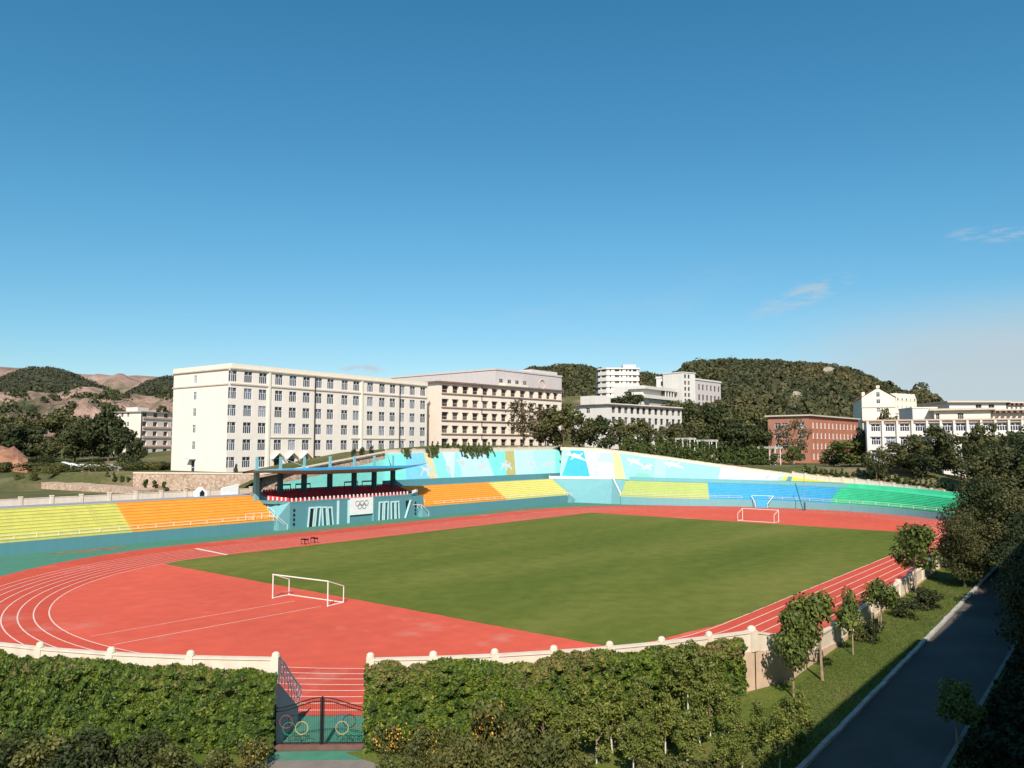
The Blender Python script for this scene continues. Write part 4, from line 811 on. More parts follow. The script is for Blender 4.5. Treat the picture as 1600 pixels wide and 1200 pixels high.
# gate
G = thing('gate', 'black double iron gate with coloured rings in the wall opening', 'gate', tuple(gm))
half = 2.35
mb = MB(); mb.hexa([gm - gtan * half - gout * 0.12 + UP * 0.0, gm + gtan * half - gout * 0.12 + UP * 0.0, gm + gtan * half + gout * 0.12, gm - gtan * half + gout * 0.12] + [gm - gtan * half - gout * 0.12 + UP * 0.26, gm + gtan * half - gout * 0.12 + UP * 0.26, gm + gtan * half + gout * 0.12 + UP * 0.26, gm - gtan * half + gout * 0.12 + UP * 0.26]); mb.build('bottom_beam', M['rust'], G)
def gtop(u): return 2.02 + 0.5 * (0.5 + 0.5 * math.cos(math.pi * min(1, abs(u) / half)))
mb = MB(); mb.tube(gm + UP * 0.26, gm + UP * 2.56, 0.06, n=6); mb.build('centre_post', M['black'], G)
for sgn in (-1, 1):
    p = gm + gtan * half * sgn; mb = MB(); mb.tube(p, p + UP * 2.2, 0.06, n=6); mb.build('side_post', M['black'], G)
    lf = MB(); us = [0.09 + (half - 0.14) * i / 12 for i in range(13)]
    for dz in (0.0, -0.17):
        for a_, b_ in zip(us[:-1], us[1:]): lf.tube(gm + gtan * a_ * sgn + UP * (gtop(a_) + dz), gm + gtan * b_ * sgn + UP * (gtop(b_) + dz), 0.028, n=4)
    for a_, b_ in ((0.09, 0.3), (half - 0.05, 0.3)): lf.tube(gm + gtan * a_ * sgn + UP * b_, gm + gtan * a_ * sgn + UP * gtop(a_), 0.028, n=4)
    lf.tube(gm + gtan * 0.09 * sgn + UP * 0.34, gm + gtan * (half - 0.05) * sgn + UP * 0.34, 0.028, n=4)
    leaf_ = lf.build('leaf_frame', M['black'], G)
    for i in range(20):
        u_ = 0.18 + i * (half - 0.28) / 19.5; b_ = MB(); b_.tube(gm + gtan * u_ * sgn + UP * 0.35, gm + gtan * u_ * sgn + UP * (gtop(u_) - 0.01), 0.009, n=4); b_.build('bar', M['black'], leaf_)
    for (u_, z, mt) in ((1.0, 1.05, 'ringyellow'), (1.36, 1.38, 'black'), (1.62, 1.02, 'ringgreen'), (1.78, 1.36, 'ringred'), (0.98 + 0.0, 1.40, 'ringblue')):
        if sgn < 0 and mt == 'ringblue': continue
        b_ = MB(); b_.ring(gm + gtan * u_ * sgn + UP * z + gout * 0.03, gtan, UP, 0.31, 0.024 if mt == 'ringyellow' else 0.018, n=22); b_.build('ring', M[mt], leaf_)
    for u_ in (0.8, 1.3, 1.8):                        # small wrought twigs near the bottom
        b_ = MB(); c = gm + gtan * u_ * sgn + UP * 0.62
        for an in (20, 140, 260): b_.tube(c, c + gtan * 0.2 * math.cos(R(an)) + UP * 0.2 * math.sin(R(an)), 0.014, n=4)
        b_.build('ornament', M['black'], leaf_)

# ================================================================== BUILDINGS
def facade(mb, o, ex, H, L, ops, rec, mi=0):
    """wall face from o along ex with recessed openings (u, z, w, h); ey points into the building"""
    ex = Vector(ex); ey = Vector((-ex.y, ex.x, 0))
    xs = sorted({0.0, L} | {round(u - w / 2, 4) for u, z, w, h in ops} | {round(u + w / 2, 4) for u, z, w, h in ops})
    zs = sorted({0.0, H} | {round(z, 4) for u, z, w, h in ops} | {round(z + h, 4) for u, z, w, h in ops})
    P = lambda x, z, d=0.0: o + ex * x + ey * d + UP * z
    for x0, x1 in zip(xs[:-1], xs[1:]):
        xm = (x0 + x1) / 2; col_ = [q for q in ops if abs(q[0] - xm) < q[2] / 2]
        run = None
        for z0, z1 in zip(zs[:-1], zs[1:]):
            zm = (z0 + z1) / 2; hole = any(q[1] < zm < q[1] + q[3] for q in col_)
            if not hole: run = [z0, z1] if run is None else [run[0], z1]
            if hole and run: mb.quad(P(x0, run[0]), P(x1, run[0]), P(x1, run[1]), P(x0, run[1]), mi); run = None
        if run: mb.quad(P(x0, run[0]), P(x1, run[0]), P(x1, run[1]), P(x0, run[1]), mi)
    for u, z, w, h in ops:
        a0, a1, b0, b1 = u - w / 2, u + w / 2, z, z + h
        mb.quad(P(a0, b0), P(a0, b0, rec), P(a0, b1, rec), P(a0, b1), mi); mb.quad(P(a1, b0, rec), P(a1, b0), P(a1, b1), P(a1, b1, rec), mi)
        mb.quad(P(a0, b0), P(a1, b0), P(a1, b0, rec), P(a0, b0, rec), mi); mb.quad(P(a0, b1, rec), P(a1, b1, rec), P(a1, b1), P(a0, b1), mi)
WIN = {}
def window_mesh(kind, w, h, rec, pane='glass', frame='frame'):
    key = (kind, round(w, 2), round(h, 2), rec, pane, frame)
    if key in WIN: return WIN[key]
    g_ = MB(); g_.quad((-w / 2, rec - 0.02, 0), (w / 2, rec - 0.02, 0), (w / 2, rec - 0.02, h), (-w / 2, rec - 0.02, h)); gm_ = g_.mesh('window', M[pane])
    f = MB(); y0, y1 = rec - 0.14, rec - 0.05; b = 0.085
    if kind != 'void':
        for x0, x1, z0, z1 in ((-w / 2, -w / 2 + b, 0, h), (w / 2 - b, w / 2, 0, h), (-w / 2 + b, w / 2 - b, 0, b), (-w / 2 + b, w / 2 - b, h - b, h)): f.box(x0, x1, y0, y1, z0, z1)
        zt = h * 0.66
        if kind in ('three', 'four'):
            nb = 3 if kind == 'three' else 4
            f.box(-w / 2 + b, w / 2 - b, y0, y1 - 0.002, zt - 0.06, zt + 0.06)
            for i in range(1, nb): x = -w / 2 + w * i / nb; f.box(x - 0.06, x + 0.06, y0 + 0.002, y1 - 0.004, b, zt - 0.06)
            f.box(-0.06, 0.06, y0 + 0.002, y1 - 0.004, zt + 0.06, h - b)
        elif kind == 'two': f.box(-0.05, 0.05, y0 + 0.002, y1 - 0.004, b, h - b); f.box(-w / 2 + b, -0.05, y0, y1 - 0.002, zt - 0.04, zt + 0.04); f.box(0.05, w / 2 - b, y0, y1 - 0.002, zt - 0.04, zt + 0.04)
        elif kind == 'door': f.box(-w / 2 + b, w / 2 - b, y0, y1 - 0.002, 0.9, 1.0)
    WIN[key] = (gm_, f.mesh('frame', M[frame]) if kind != 'void' else None); return WIN[key]
class Building:
    """P->Q is the front edge left to right as seen; local x along it, local y into the building"""
    def __init__(s, name, label, cat, P, Q, depth, z0, z1, wall, group=None):
        P, Q = Vector(P), Vector(Q); s.L = (Q - P).to_2d().length; s.D = depth; s.H = z1 - z0; s.an = math.atan2(Q.y - P.y, Q.x - P.x); s.z0 = z0
        s.t = thing(name, label, cat, (P.x, P.y, z0), s.an, group); s.P = Vector((P.x, P.y, z0)); s.ex = Vector((math.cos(s.an), math.sin(s.an), 0)); s.ey = Vector((-s.ex.y, s.ex.x, 0)); s.wall = wall; s.front, s.left = [], []
    def u_front(s, px, py):                           # bearing -> metres along the front
        d = ray(px, py); kk = (s.P - CAM).dot(s.ey) / d.dot(s.ey); return (CAM + d * kk - s.P).dot(s.ex)
    def u_left(s, px, py):
        d = ray(px, py); kk = (s.P - CAM).dot(s.ex) / d.dot(s.ex); return s.D - (CAM + d * kk - s.P).dot(s.ey)
    def z_at(s, u, py):                               # height of a photo row on the front at u
        q = s.P + s.ex * u; lo, hi = -5, 90
        for _ in range(40):
            mid = (lo + hi) / 2
            if to_px(Vector((q.x, q.y, s.z0 + mid)))[1] > py: lo = mid
            else: hi = mid
        return lo
    def openings(s, side, us, zs, w, h, kind, rec=0.22, pane='glass', frame='frame', skip=()):
        for j, z in enumerate(zs):
            for i, u in enumerate(us):
                if (i, j) in skip: continue
                (s.front if side == 'front' else s.left).append((u, z, w, h, kind, rec, pane, frame))
    def finish(s, rec=0.22, roof=None, slab=0.35, over=0.3, base=-3.0):
        mb = MB(); L, D, H = s.L, s.D, s.H
        facade(mb, Vector((0, 0, 0)), (1, 0, 0), H, L, [q[:4] for q in s.front], rec)
        facade(mb, Vector((0, D, 0)), (0, -1, 0), H, D, [q[:4] for q in s.left], rec)
        mb.quad((L, 0, 0), (L, D, 0), (L, D, H), (L, 0, H)); mb.quad((L, D, 0), (0, D, 0), (0, D, H), (L, D, H)); mb.quad((0, 0, H), (L, 0, H), (L, D, H), (0, D, H))
        for a_, b_ in (((0, 0), (L, 0)), ((L, 0), (L, D)), ((L, D), (0, D)), ((0, D), (0, 0))): mb.quad((*a_, base), (*b_, base), (*b_, 0), (*a_, 0))
        mb.build('wall', s.wall, s.t, world=False)
        for side, lst in (('front', s.front), ('left', s.left)):
            for (u, z, w, h, kind, rc, pane, frame) in lst:
                gm_, fm_ = window_mesh(kind, w, h, rc, pane, frame)
                o = place(gm_, 'window', s.t, (u, 0, z) if side == 'front' else (0, D - u, z), 0 if side == 'front' else -math.pi / 2)
                if fm_: place(fm_, 'frame', o)
        if roof:
            r_ = MB(); r_.box(-over, L + over, -over, D + over, H + 0.004, H + slab); r_.build('roof', roof, s.t, world=False)
    def part(s, name, mat, x0, x1, y0, y1, z0, z1):
        mb = MB(); mb.box(x0, x1, y0, y1, z0, z1); return mb.build(name, mat, s.t, world=False)

# ---- six storey teaching block
b = Building('teaching_block', 'large cream six storey block with rows of white framed windows behind the tribune', 'building', (46.6, 60.5), (112.0, 63.9), 23.3, 9.2, 33.3, M['cream'])
us = [b.u_front(x, 612) for x in (363.2, 387.5, 410.6, 435.7, 457.8, 479, 497.9, 516.5, 538.8, 556.8, 578.6, 597.2, 613.6, 628.4, 644.6, 660.9)]
zs = [20.5 - 3.89 * i for i in range(6)]
b.openings('front', us, zs[:5], 2.15, 2.55, 'four', frame='dullframe'); b.openings('front', us[:3] + us[6:], zs[5:], 2.15, 2.45, 'four', frame='dullframe')
ul = b.u_left(304.5, 615); b.openings('left', [ul], [z + 0.2 for z in zs[:5]], 1.25, 1.9, 'two'); b.openings('left', [ul], [0.0], 1.5, 2.7, 'door')
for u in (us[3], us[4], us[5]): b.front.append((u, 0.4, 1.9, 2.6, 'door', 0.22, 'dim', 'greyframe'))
b.finish()
L, D, H = b.L, b.D, b.H
def band(bb, name, mat, z0, z1, pr): 
    mb = MB(); mb.box(-pr, bb.L + pr, -pr, 0, z0, z1); mb.box(-pr, 0, 0.001, bb.D + pr, z0, z1); return mb.build(name, mat, bb.t, world=False)
band(b, 'cornice', M['trim'], H - 0.75, H - 0.45, 0.35); band(b, 'cornice', M['cream2'], H - 0.44, H + 0.55, 0.12); band(b, 'cornice', M['trim'], H - 4.25, H - 3.95, 0.22)
mb = MB(); mb.box(us[2] + 1.7, us[5] + 1.6, -0.16, 0, zs[4] + 2.9, zs[4] + 3.15); mb.build('string_course', M['trim'], b.t, world=False)
mb = MB(); mb.box(us[9] - 1.7, us[13] + 1.4, -0.16, 0, zs[4] + 2.9, zs[4] + 3.15); mb.build('string_course', M['trim'], b.t, world=False)
for x in (us[2] + 1.75, us[9] + 1.9): b.part('pilaster', M['cream2'], x - 0.3, x + 0.3, -0.28, -0.002, 0, H - 0.77)
for x in (us[6] - 1.25, us[13] - 1.05): b.part('drainpipe', M['pipe'], x - 0.1, x + 0.1, -0.3, -0.1, 0, H - 0.8)
for u in (us[3], us[4], us[5]):                      # pointed hoods over the three entrance doors
    mb = MB()
    for s_ in (-1, 1):
        mb.hexa([(u + s_ * 1.75, -0.9, 2.9), (u, -0.9, 4.3), (u, 0, 4.3), (u + s_ * 1.75, 0, 2.9), (u + s_ * 1.75, -0.9, 3.15), (u, -0.9, 4.6), (u, 0, 4.6), (u + s_ * 1.75, 0, 3.15)])
    mb.build('entrance_hood', M['cream2'], b.t, world=False)
    mb = MB(); mb.add([(u - 0.93, -0.03, 3.05), (u + 0.93, -0.03, 3.05), (u, -0.03, 4.1)], [(0, 1, 2)]); mb.build('fanlight', M['dim'], b.t, world=False)
mb = MB(); yd = b.D - ul; mb.box(-1.3, 0, yd - 1.3, yd + 1.3, 2.85, 3.05); mb.build('door_canopy', M['trim'], b.t, world=False)

# ---- balcony block
b = Building('balcony_block', 'cream five storey block with recessed dark balconies right of the teaching block', 'building', at_d(684.5, 698, 234), at_d(877.5, 698, 273), 13, 14.2, 34.0, M['peach'])
us = [b.u_front(x, 640) for x in (695.8, 711.6, 727.3, 743, 758.4, 773, 787.5, 802.3, 817, 831, 845, 856.8, 868)]
zs = [b.z_at(4, y) for y in (613.5, 635, 655.5, 676.5, 697)]
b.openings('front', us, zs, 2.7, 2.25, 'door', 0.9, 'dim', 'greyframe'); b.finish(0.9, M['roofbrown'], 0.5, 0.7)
for z in zs: 
    mb = MB(); mb.box(1.0, b.L, -0.45, 0, z - 0.32, z - 0.06); mb.build('balcony_ledge', M['pinktrim'], b.t, world=False)
for u in us:
    for z in zs: pass
pm = MB(); pm.box(-0.5, 0.5, -0.42, -0.3, 0, 1.75); pmm = pm.mesh('balcony_screen', M['cream2'])
for z in zs:
    for u, u2 in zip(us[:-1], us[1:]): place(pmm, 'balcony_screen', b.t, ((u + u2) / 2, 0, z - 0.05))
b.part('drainpipe', M['pipe'], us[4] - 1.75, us[4] - 1.6, -0.3, -0.1, 0, b.H)
# dark gap element: link between the two blocks
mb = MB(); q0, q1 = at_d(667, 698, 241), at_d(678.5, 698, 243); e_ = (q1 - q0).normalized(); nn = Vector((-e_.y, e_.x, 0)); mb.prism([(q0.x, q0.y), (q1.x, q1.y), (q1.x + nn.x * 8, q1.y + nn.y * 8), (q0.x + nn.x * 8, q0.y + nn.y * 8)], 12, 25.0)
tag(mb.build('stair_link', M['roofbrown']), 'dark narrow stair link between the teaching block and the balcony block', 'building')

# ---- grey dormitory above
b = Building('dormitory', 'pale grey dormitory rising behind the balcony block', 'building', at_d(775, 698, 302), at_d(878, 698, 335), 60, 24, 44.4, M['greyrender'])
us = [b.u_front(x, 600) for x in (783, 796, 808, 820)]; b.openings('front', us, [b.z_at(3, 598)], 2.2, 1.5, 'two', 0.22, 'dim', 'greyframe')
b.openings('left', [b.u_left(x, 597) for x in (712, 722, 733, 740)], [b.z_at(0, 597.5) - 1], 2.2, 1.3, 'two', 0.22, 'dim', 'greyframe')
b.finish(0.22, M['greyrender'], 0.7, 0.25)
b.part('attic', M['greyrender'], b.L - 18, b.L - 0.3, 2, 14, b.H + 0.01, b.H + 2.2)
o_ = b.part('porch_wall', M['cream2'], 2, 16, -3, -0.01, b.H - 9.0, b.H - 5.2)
mb = MB(); mb.ring((b.L - 14, -0.12, b.H - 4.0), (1, 0, 0), (0, 0, 1), 2.0, 0.3, n=18); mb.build('round_window', M['pinktrim'], b.t, world=False)
# ledge band on its left face
mb = MB(); mb.box(-0.3, 0, 6, 58, b.H - 5.6, b.H - 5.2); mb.build('ledge', M['roofgrey'], b.t, world=False)

# ---- small block on the left
b = Building('apartment_block', 'small cream five storey block left of the big teaching block', 'building', at_d(219.5, 698, 268), at_d(275, 698, 283), 13, 10.5, 26.6, M['peach'])
zs = [b.z_at(3, y) for y in (651.5, 666.2, 681, 695.5, 708.5)]
b.openings('front', [b.u_front(x, 670) for x in (225.7, 242.4, 259, 271)], zs, 1.9, 1.6, 'two', 0.5, 'dim', 'greyframe')
b.openings('left', [b.u_left(x, 670) for x in (190.5, 199.5)], zs[:4], 0.9, 1.5, 'two', 0.3, 'dim', 'greyframe'); b.finish(0.5, M['roofgrey'], 0.4, 0.5)
for z in zs: mb = MB(); mb.box(0.6, b.L, -0.3, 0, z - 0.7, z - 0.1); mb.build('balcony_ledge', M['pinktrim'], b.t, world=False)
b.part('roof_house', M['peach'], 2, 7, 4, 9, b.H + 0.41, b.H + 1.9)
b.part('corner_strip', M['pipe'], -0.1, 0.12, -0.12, 0.1, 0, b.H)

# ---- white three storey block below the hill
b = Building('school_block', 'long white three storey block with flat brown roof below the wooded hill', 'building', at_d(950, 698, 285), at_d(1066, 698, 318), 16, 15.5, 30.0, M['bwhite'])
us = [b.u_front(x, 645) for x in (958.8, 968.6, 978.3, 988, 997.3, 1006.3, 1015.6, 1025.2, 1034, 1043, 1052, 1061)]
zs = [b.z_at(3, y) for y in (645, 661.5, 678, 692)]
b.openings('front', us, zs, 2.1, 2.4, 'void', 0.5, 'dim', 'greyframe'); b.openings('left', [b.u_left(x, 642) for x in (902.5, 918.5)], zs, 1.8, 2.0, 'two', 0.3, 'dim', 'frame')
b.finish(0.4, M['roofbrown'], 0.4, 0.8); b.part('roof_house', M['bwhite'], -1.0, 8, 5, 12, b.H + 0.41, b.H + 3.6)
b.part('roof_parapet', M['bwhite'], -0.9, b.L + 0.9, 0.0, 0.3, b.H + 0.41, b.H + 0.8)

# ---- rounded white block on the slope
t_ = thing('villa_block', 'white four storey block with banded balconies high on the wooded slope', 'building', tuple(at_d(967, 698, 470) + UP * 23))
c = at_d(967, 698, 470); c.z = 0
def plan(g_):                                          # faceted plan, flat front, short left facet
    return [(c + RGT * x + FWD * y).to_2d() for x, y in ((-11.6 - g_, -2.0), (-7.5 - g_ * 0.5, -7 - g_), (11.0 + g_, -6.0 - g_), (11.6 + g_, 9), (-11.6 - g_, 9))]
def slabp(g_, z0, z1, mat, name):
    mb = MB(); mb.prism([tuple(q_) for q_ in plan(g_)], z0, z1); return mb.build(name, mat, t_)
zb_ = 36.0
for i in range(7): slabp(0.6, zb_ + 3.5 * i - 0.001, zb_ + 3.5 * i + 2.1, M['bwhite'], 'balcony_band'); slabp(-0.3, zb_ + 3.5 * i + 2.1, zb_ + 3.5 * i + 3.499, M['dim'], 'window_band')
slabp(0.9, zb_ + 24.5, zb_ + 25.3, M['bwhite'], 'roof')
pp = plan(0.1)
for i in range(2, 7):
    for (q0_, q1_, fr_) in ((pp[0], pp[1], (0.25, 0.95)), (pp[1], pp[2], (0.06, 0.19, 0.42, 0.55, 0.68, 0.80, 0.97))):
        for f in fr_:
            q_ = Vector(q0_).lerp(Vector(q1_), f).to_3d(); e_ = (Vector(q1_) - Vector(q0_)).normalized().to_3d() * (1.1 if f in (0.55, 0.19) else 0.5); mb = MB(); nn = Vector((-e_.y, e_.x, 0)).normalized() * 1.2
            mb.hexa([q_ - e_ + UP * (zb_ + 3.5 * i + 2.102), q_ + e_ + UP * (zb_ + 3.5 * i + 2.102), q_ + e_ + nn + UP * (zb_ + 3.5 * i + 2.102), q_ - e_ + nn + UP * (zb_ + 3.5 * i + 2.102), q_ - e_ + UP * (zb_ + 3.5 * i + 3.497), q_ + e_ + UP * (zb_ + 3.5 * i + 3.497), q_ + e_ + nn + UP * (zb_ + 3.5 * i + 3.497), q_ - e_ + nn + UP * (zb_ + 3.5 * i + 3.497)]); mb.build('pier', M['bwhite'], t_)
q_ = c + RGT * 6; mb = MB(); mb.prism([tuple((q_ + RGT * x + FWD * y).to_2d()) for x, y in ((-3.5, -4), (4, -4), (4, 4), (-3.5, 4))], zb_ + 25.3, zb_ + 27.4); mb.build('roof_house', M['bwhite'], t_)

# ---- stepped white complex on the slope: tower with wings
def seen_block(name, label, cat, x0, x1, ytop, dist0, dist1, depth, zbase, wall, roof=None, **kw):
    P, Q = at_d(x0, 698, dist0), at_d(x1, 698, dist1); zt = at_d((x0 + x1) / 2, ytop, (dist0 + dist1) / 2).z
    return Building(name, label, cat, P, Q, depth, zbase, zt, wall)
b = seen_block('hillside_tower', 'white tower with a window column at the middle of the stepped hillside complex', 'building', 1068, 1088, 583, 440, 447, 14, 30, M['bwhite'])
zs = [b.z_at(2, y) for y in (591, 601, 610.5, 620, 629)]
b.openings('front', [b.L * 0.22, b.L * 0.5], zs, 1.7, 2.2, 'void', 0.3, 'dim', 'frame'); b.finish(0.3, M['bwhite'], 0.5, 0.3)
b = seen_block('hillside_wing', 'right wing of the hillside complex with two rows of windows', 'building', 1088, 1128, 596, 447, 470, 14, 30, M['greyrender'])
zs = [b.z_at(3, y) for y in (609, 625, 637)]; us = [b.u_front(x, 605) for x in (1092.5, 1098.5, 1104.8, 1111, 1117, 1123)]
b.openings('front', us, zs, 2.2, 3.2, 'void', 0.3, 'dim', 'frame'); b.finish(0.3, M['bwhite'], 0.9, 0.4)
b = seen_block('hillside_wing', 'upper left wing of the hillside complex behind the flat slabs', 'building', 1027, 1068, 591, 455, 448, 12, 34, M['bwhite'])
b.openings('front', [b.u_front(x, 600) for x in (1034, 1040, 1046, 1052, 1058)], [b.z_at(3, 603)], 1.3, 2.6, 'void', 0.3, 'dim', 'frame'); b.finish(0.3, M['bwhite'], 1.2, 0.3)
b = seen_block('hillside_hall', 'low white hall with wide overhanging flat slabs in front of the hillside tower', 'building', 1006, 1036, 604, 415, 432, 18, 28, M['bwhite'])
b.finish(0.3)
Q_ = b.L
for (ya, yb2, x1_) in ((603, 607.5, 1.0), (616.5, 622, 1.9)):
    z0_, z1_ = b.z_at(0, yb2), b.z_at(0, ya); mb = MB(); mb.box(-1.5, Q_ + 14, -2.4, 8, z0_, z1_); mb.build('roof_slab', M['bwhite'], b.t, world=False)
z0_, z1_ = b.z_at(0, 616.4), b.z_at(0, 607.6); mb = MB(); mb.box(Q_ * 0.95, Q_ + 13, -1.2, 7.5, z0_, z1_); mb.build('window_band', M['dim'], b.t, world=False)
z0_, z1_ = b.z_at(0, 636), b.z_at(0, 622.1); mb = MB(); mb.box(Q_ * 0.3, Q_ + 13, -0.6, 7.5, z0_, z1_); mb.build('lower_wall', M['trim'], b.t, world=False)
for i in range(4):
    mb = MB(); mb.box(Q_ + i * 3.2, Q_ + i * 3.2 + 0.5, -2.2, -1.6, b.z_at(0, 616.4), b.z_at(0, 607.6)); mb.build('column', M['bwhite'], b.t, world=False)

# ---- red brick block
b = Building('brick_block', 'red brick four storey block with rows of narrow white windows', 'building', at_d(1265, 698, 262), at_d(1342, 698, 300), 14, 7.5, 25.2, M['brick'])
us = [b.u_front(x, 670) for x in (1270.5, 1276.7, 1283, 1289.2, 1295.3, 1301.3, 1307.3, 1313.1, 1318.8, 1324.4, 1330, 1335.6)]; zs = [b.z_at(2, y) for y in (668.5, 685, 701.5, 717.5)]
b.openings('front', us, zs, 1.15, 2.0, 'two', 0.3, 'glass', 'frame'); b.openings('left', [b.u_left(x, 665) for x in (1215, 1226, 1252)], zs, 2.0, 1.7, 'two', 0.3, 'glass', 'frame')
b.finish(0.3, M['trim'], 0.45, 0.8)
sm = MB(); sm.box(-0.75, 0.75, -0.12, 0.0, -0.16, -0.01); smm = sm.mesh('window_sill', M['bwhite'])
lm = MB(); lm.box(-0.62, -0.58 + 0.28, 0.02, 0.2, 0, 2.0); lmm = lm.mesh('shutter', M['bwhite'])
for z in zs:
    for u in us: place(smm, 'window_sill', b.t, (u, 0, z)); place(lmm, 'shutter', b.t, (u + 0.9, 0, z))

# ---- white three storey block on the right
b = Building('lecture_block', 'white block with projecting piers and flat pink roof edge behind the right-hand trees', 'building', at_d(1354, 698, 206), at_d(1640, 698, 191), 15, 7.5, 21.6, M['bwhite'])
us = [b.u_front(x, 668) for x in (1368, 1390.6, 1413.4, 1437.6, 1459.2, 1480.4, 1501, 1522, 1544, 1566, 1586.5, 1608)]; zs = [b.z_at(20, y) for y in (673.5, 695, 716.5, 737)]
b.openings('front', us, zs, 2.15, 1.95, 'four', 0.25); b.finish(0.25, M['pinktrim'], 0.35, 0.7)
for u, u2 in zip([us[0] - 3.7] + us, us + [us[-1] + 3.6]): b.part('pier', M['bwhite'], (u + u2) / 2 - 0.25, (u + u2) / 2 + 0.25, -0.65, -0.002, -0.3, b.H)
hm = MB(); hm.box(-1.3, 1.3, -0.35, 0, 2.1, 2.25); hmm = hm.mesh('window_hood', M['trim'])
for z in zs:
    for u in us: place(hmm, 'window_hood', b.t, (u, 0, z))
# ---- blocks behind it
b = Building('hall_block', 'peach hall with flat projecting roof rising behind the lecture block', 'building', at_d(1462, 698, 232), at_d(1550, 698, 226), 14, 10, at_d(1500, 641, 229).z, M['peach'])
b.openings('front', [b.u_front(x, 648) for x in (1465, 1499, 1502.5)], [b.H - 3.2], 0.9, 2.4, 'two', 0.3, 'dim', 'greyframe'); b.finish(0.3, M['trim'], 0.55, 1.2)
b.part('side_wing', M['peach'], b.L, b.L + 16, 1.5, 13, -3, b.H - 0.3); o_ = b.part('side_roof', M['trim'], b.L, b.L + 17, -0.2, 13.8, b.H - 0.29, b.H + 0.15)
bm_ = MB(); bm_.box(-0.3, 0.3, -0.5, 1.5, -0.7, 0); bmm = bm_.mesh('roof_bracket', M['roofbrown'])
for i in range(11): place(bmm, 'roof_bracket', b.t, (b.L + 1 + i * 1.4, 0, b.H - 0.31))
b = Building('upper_hall', 'white windowed upper hall with thin flat roof, topmost behind the lecture block', 'building', at_d(1486, 698, 262), at_d(1575, 698, 262), 16, 14, at_d(1520, 629, 262).z, M['bwhite'])
b.openings('front', [b.u_front(x, 632) for x in (1529, 1549)], [b.H - 4.6], 1.9, 4.0, 'two', 0.3, 'dim', 'greyframe'); b.finish(0.3, M['trim'], 0.5, 1.2)
b.part('side_wing', M['bwhite'], b.L, b.L + 13, 1, 16, -3, b.H - 0.2); b.part('side_roof', M['trim'], b.L + 1.2, b.L + 14, -0.5, 17, b.H - 0.19, b.H + 0.25)
for i in range(8): place(bmm, 'roof_bracket', b.t, (b.L + 1 + i * 1.5, 0, b.H - 0.2))
b = Building('white_annex', 'low white annex left of the peach hall', 'building', at_d(1428, 698, 236), at_d(1466, 698, 235), 12, 10, at_d(1445, 638, 235).z, M['bwhite'])
b.finish(0.3, M['bwhite'], 0.4, 0.2)
# ---- gabled house on the slope
b = Building('gabled_house', 'cream gabled house with red tile roof below the end of the wooded hill', 'building', at_d(1349, 698, 345), at_d(1401, 698, 341), 36, 20, at_d(1375, 621, 343).z, M['cream2'])
uc = b.L * 0.5
b.openings('front', [uc], [b.z_at(uc, y) for y in (630.5, 644)], 1.5, 1.8, 'two', 0.3, 'glass', 'frame'); b.finish(0.3)
gh = at_d(1375, 606, 343).z - b.z0 - b.H
mb = MB(); mb.add([(0, 0, b.H), (b.L, 0, b.H), (uc, 0, b.H + gh)], [(0, 1, 2)]); gab = mb.build('gable', M['cream2'], b.t, world=False); mb = MB(); mb.add([(0, b.D, b.H), (b.L, b.D, b.H), (uc, b.D, b.H + gh)], [(1, 0, 2)]); mb.build('gable', M['cream2'], b.t, world=False)
mb = MB(); mb.add([(-0.7, -0.5, b.H - 0.1), (uc, -0.5, b.H + gh + 0.3), (uc, b.D + .5, b.H + gh + 0.3), (-0.7, b.D + .5, b.H - 0.1), (b.L + 0.7, -0.5, b.H - 0.1), (b.L + 0.7, b.D + .5, b.H - 0.1)], [(0, 1, 2, 3), (1, 4, 5, 2)]); mb.build('roof', M['redtile'], b.t, world=False)
gw = window_mesh('two', 1.4, 2.0, 0.02); o = place(gw[0], 'window', b.t, (uc, -0.06, b.H + 0.4)); place(gw[1], 'frame', o)
b.part('ledge', M['trim'], -0.2, b.L + 0.2, -0.25, -0.002, b.H - 4.4, b.H - 3.9)
b.part('finial', M['cream2'], uc - 0.7, uc + 0.7, -0.3, 0.8, b.H + gh - 0.3, b.H + gh + 1.0); b.part('chimney', M['cream2'], 0.2, 1.4, 1, 2.2, b.H - 0.2, b.H + 2.5)
b2 = Building('gabled_annex', 'cream annex with a row of five small pointed dormers beside the gabled house', 'building', at_d(1402, 698, 343), at_d(1435, 698, 352), 10, 20, at_d(1420, 627, 347).z, M['cream2'])
us = [b2.L * (i + 0.5) / 5 for i in range(5)]
b2.openings('front', us, [b2.H - 3.4, b2.H - 9.5], 0.9, 1.3, 'two', 0.3, 'glass', 'frame'); b2.finish(0.3)
b2.part('ledge', M['trim'], -0.2, b2.L + 0.2, -0.25, -0.002, b2.H - 5.6, b2.H - 5.2)
for u in us:
    mb = MB(); w_ = b2.L / 10 - 0.15; mb.add([(u - w_, -0.1, b2.H), (u + w_, -0.1, b2.H), (u + w_, -0.1, b2.H + 0.8), (u, -0.1, b2.H + 3.4), (u - w_, -0.1, b2.H + 0.8), (u - w_, 6, b2.H), (u + w_, 6, b2.H), (u + w_, 6, b2.H + 0.8), (u, 6, b2.H + 3.4), (u - w_, 6, b2.H + 0.8)], [(0, 1, 2, 3, 4), (2, 7, 8, 3), (3, 8, 9, 4), (0, 5, 6, 1), (9, 8, 7, 6, 5), (0, 4, 9, 5), (1, 6, 7, 2)])
    d_ = mb.build('dormer', M['cream2'], b2.t, world=False); o = MB(); o.box(u - 0.35, u + 0.35, -0.16, -0.11, b2.H + 0.3, b2.H + 1.3); o.build('window', M['glass'], d_, world=False)

